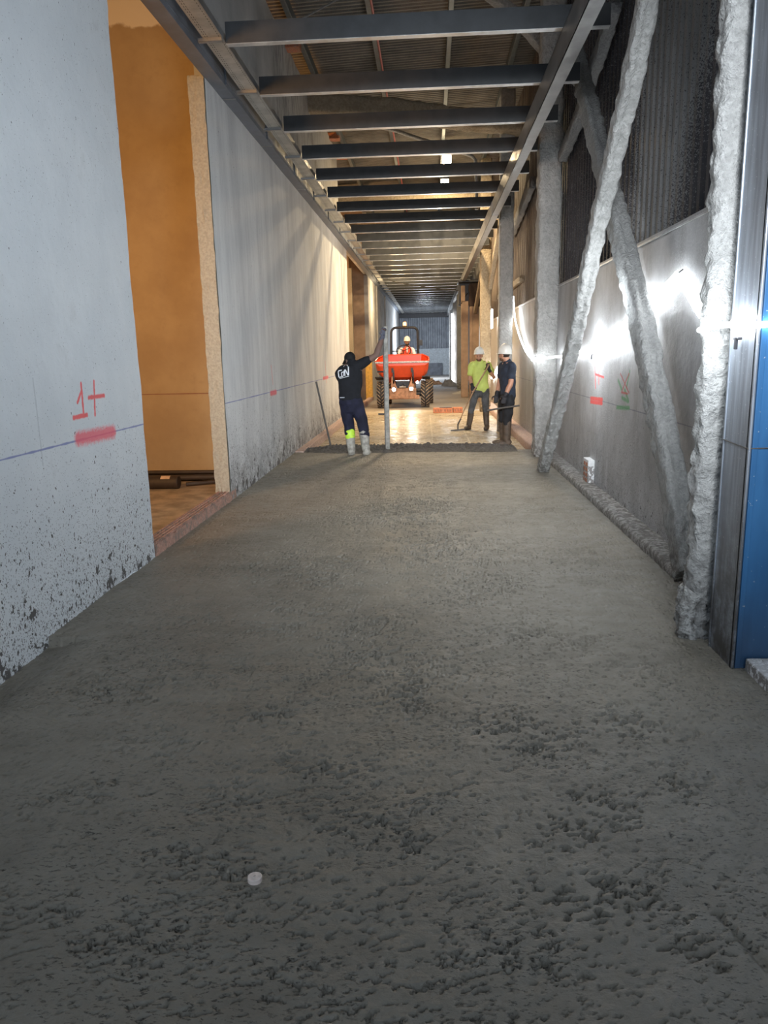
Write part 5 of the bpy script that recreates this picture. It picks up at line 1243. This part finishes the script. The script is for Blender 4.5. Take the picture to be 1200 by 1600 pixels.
    b = MB(); b.box((-0.30, 1.40, 1.36), (0.30, 1.60, 1.52)); b.build('console', M['dark'], t, bevel=0.05)
    # roll bar
    x0, x1, zt = -0.44, 0.45, 2.52
    pts = [(x0 - 0.02, 2.35, 0.9), (x0, 2.35, zt - 0.16)] + [(x0 + 0.16 - 0.16 * math.cos(a), 2.35, zt - 0.16 + 0.16 * math.sin(a)) for a in (0.4, 0.8, 1.2)] + [(x0 + 0.16, 2.35, zt), (x1 - 0.16, 2.35, zt)] + [(x1 - 0.16 + 0.16 * math.sin(a), 2.35, zt - 0.16 + 0.16 * math.cos(a)) for a in (0.4, 0.8, 1.2)] + [(x1, 2.35, zt - 0.16), (x1 + 0.02, 2.35, 0.9)]
    b = MB(); b.tube(pts, 0.042, 10); b.tube([(x0, 2.35, 1.75), (x1, 2.35, 1.75)], 0.018, 8); b.build('roll_bar', M['dark'], t, smooth=0.8)
    b = MB(); b.box((x1 + 0.03, 2.25, 1.92), (x1 + 0.16, 2.28, 2.10)); b.tube([(x1, 2.35, 2.0), (x1 + 0.1, 2.27, 2.0)], 0.012, 6); b.build('mirror', M['dark'], t, bevel=0.01)
    bc = MB(); bc.lathe([(0.07, 0), (0.07, 0.03), (0.055, 0.03)], (0.02, 2.35, zt + 0.03), 'z', 18); bo = bc.build('beacon', M['dark'], t)
    bc = MB(); bc.lathe([(0.055, 0.03), (0.055, 0.12), (0.04, 0.15), (0, 0.155)], (0.02, 2.35, zt + 0.03), 'z', 18); bc.build('beacon_lens', M['beacon'], bo, smooth=True)
    b = MB(); b.box((0.60, 0.05, 0.90), (0.86, 0.75, 0.93), Matrix.Rotation(-0.15, 3, 'X')); b.build('mudguard', M['dark'], t, bevel=0.01)
    b = MB(); b.box((-0.86, 0.05, 0.90), (-0.60, 0.75, 0.93), Matrix.Rotation(-0.15, 3, 'X')); b.build('mudguard', M['dark'], t, bevel=0.01)
    # driver
    p = thing('person', 'person in orange vest and white hard hat driving the dumper', 'person', D + V((0.08, 2.05, 0.05)))
    b = MB(); hc = V((0.02, -0.06, 2.00)); R, r_, f_, u_ = head_prims(b, hc, (0.05, -1, -0.1))
    b.limb([hc - V((0, -.02, .06)), V((0.02, 0.0, 1.87)), V((0.02, 0.02, 1.76))], [0.055, 0.06, 0.09])
    b.limb([V((0.02, 0.02, 1.75)), V((0, 0.05, 1.5)), V((0, 0.08, 1.32))], [(0.16, 0.1), (0.15, 0.1), (0.15, 0.11)])
    for s_ in (-1, 1):
        b.limb([V((s_ * 0.19, 0.02, 1.74)), V((s_ * 0.27, -0.10, 1.52)), V((s_ * 0.17, -0.42, 1.62))], [0.055, 0.042, 0.03]); hand_prims(b, V((s_ * 0.17, -0.42, 1.62)), (-s_ * 0.2, -1, 0.1), (-s_, 0, 0.5), 0.9)
        b.limb([V((s_ * 0.09, 0.08, 1.34)), V((s_ * 0.14, -0.42, 1.36)), V((s_ * 0.14, -0.55, 0.95))], [0.085, 0.06, 0.045])
    remesh('body', b, M['skin'], p, 0.009, 2); face_bits(p, hc, f_, r_, u_, 1.0, M['hair'])
    b = MB(); b.limb([V((0.02, 0.02, 1.81)), V((0.02, 0.02, 1.74)), V((0, 0.05, 1.5)), V((0, 0.07, 1.34))], [(0.10, 0.08), (0.19, 0.115), (0.18, 0.12), (0.175, 0.125)]); v_ = remesh('vest', b, M['vest'], p, 0.01, 2)
    b = MB()
    for s_ in (-1, 1): b.limb([V((s_ * 0.15, 0.02, 1.76)), V((s_ * 0.205, 0.01, 1.73)), V((s_ * 0.275, -0.10, 1.52)), V((s_ * 0.19, -0.36, 1.60))], [0.06, 0.066, 0.055, 0.042])
    b.limb([V((0.02, -0.075, 1.79)), V((0.02, -0.10, 1.66))], [(0.045, 0.03), (0.02, 0.02)])
    remesh('shirt', b, M['whitecloth'], p, 0.01, 2)
    b = MB()
    for s_ in (-1, 1): b.limb([V((s_ * 0.09, 0.08, 1.35)), V((s_ * 0.14, -0.42, 1.37)), V((s_ * 0.14, -0.55, 0.98))], [0.10, 0.078, 0.06])
    remesh('trousers', b, M['navy'], p, 0.012, 2)
    for s_ in (-1, 1): wellington(p, V((s_ * 0.14, -0.52, 1.2)), V((s_ * 0.14, -0.56, 0.82)), (0, -1, 0), M['boot'])
    hat(p, hc + V((0, 0.01, 0.06)), 0.05, (0.05, -1, 0))
dumper()

# ------------------------------------------------------------------ small things on the floor
def brickthing(x, y, z, sx, sy, sz, rot, label, mat='rawbrick'):
    t = thing('hollow_brick', label, 'brick', (x, y, z)); t.rotation_euler.z = rot
    t['group'] = 'loose bricks behind the rake'
    b = MB(); b.box((-sx / 2, -sy / 2, 0), (sx / 2, sy / 2, sz)); b.build('brick_body', M[mat], t, bevel=0.006)
    b = MB()
    for k in range(3): b.box((-sx / 2 + 0.03 + k * (sx - .04) / 3, -sy / 2 - 0.002, sz * .25), (-sx / 2 + 0.03 + k * (sx - .04) / 3 + (sx - .04) / 4.5, -sy / 2 + 0.001, sz * .75))
    b.build('brick_cores', M['brick'], t)
brickthing(0.21, 21.6, -0.1, 0.26, 0.2, 0.14, 0.1, 'leftmost orange hollow brick of the row on the floor right of the dumper')
brickthing(0.49, 21.6, -0.1, 0.26, 0.2, 0.14, -0.05, 'middle orange hollow brick of the row on the floor')
brickthing(0.77, 21.6, -0.1, 0.26, 0.2, 0.15, 0.08, 'rightmost orange hollow brick of the row beside the rake handle')
b = MB(); b.box((0.25, 21.53, 0.041), (0.60, 21.69, 0.056)); tag(b.build('flat_board', M['dark'], bevel=0.003), 'thin dark board resting on the row of orange bricks', 'board')
for i, (x, y, w_, h, lab) in enumerate(((0.1, 41, 1.3, 0.28, 'low rubble heap of brown planks before the end wall'), (0.95, 39, 0.8, 0.4, 'pale rubble heap beside the far columns'), (1.3, 31.5, 0.8, 0.14, 'grey rubble spread at the foot of the white column'))):
    b = MB(); b.grid(lambda u, v: V(((u - .5) * w_, (v - .5) * 0.9, h * max(0, math.sin(PI * u) * math.sin(PI * v)) * (0.6 + 0.9 * abs(noise.noise(V((u * 6, v * 6, i * 3)))))) - 0.004)) if False else b.grid(lambda u, v: V(((u - .5) * w_, (v - .5) * 0.9, h * max(0, math.sin(PI * u) * math.sin(PI * v)) * (0.6 + 0.9 * abs(noise.noise(V((u * 6, v * 6, i * 3))))))), 24, 24)
    o = b.build('rubble_heap', M['wood'] if i == 0 else M['greyw'], fix=False); o.location = (x, y, -0.102); tag(o, lab, 'rubble', kind='stuff')
b = MB(); b.lathe([(0.0225, -0.02), (0.0225, 0.007), (0.020, 0.009), (0.004, 0.010), (0.0035, 0.006), (0, 0.006)], (-0.56, 2.03, 0.004), 'z', 32)
tag(b.build('level_marker', M['disc'], smooth=0.6), 'small pinkish white round cap set in the wet concrete', 'marker')
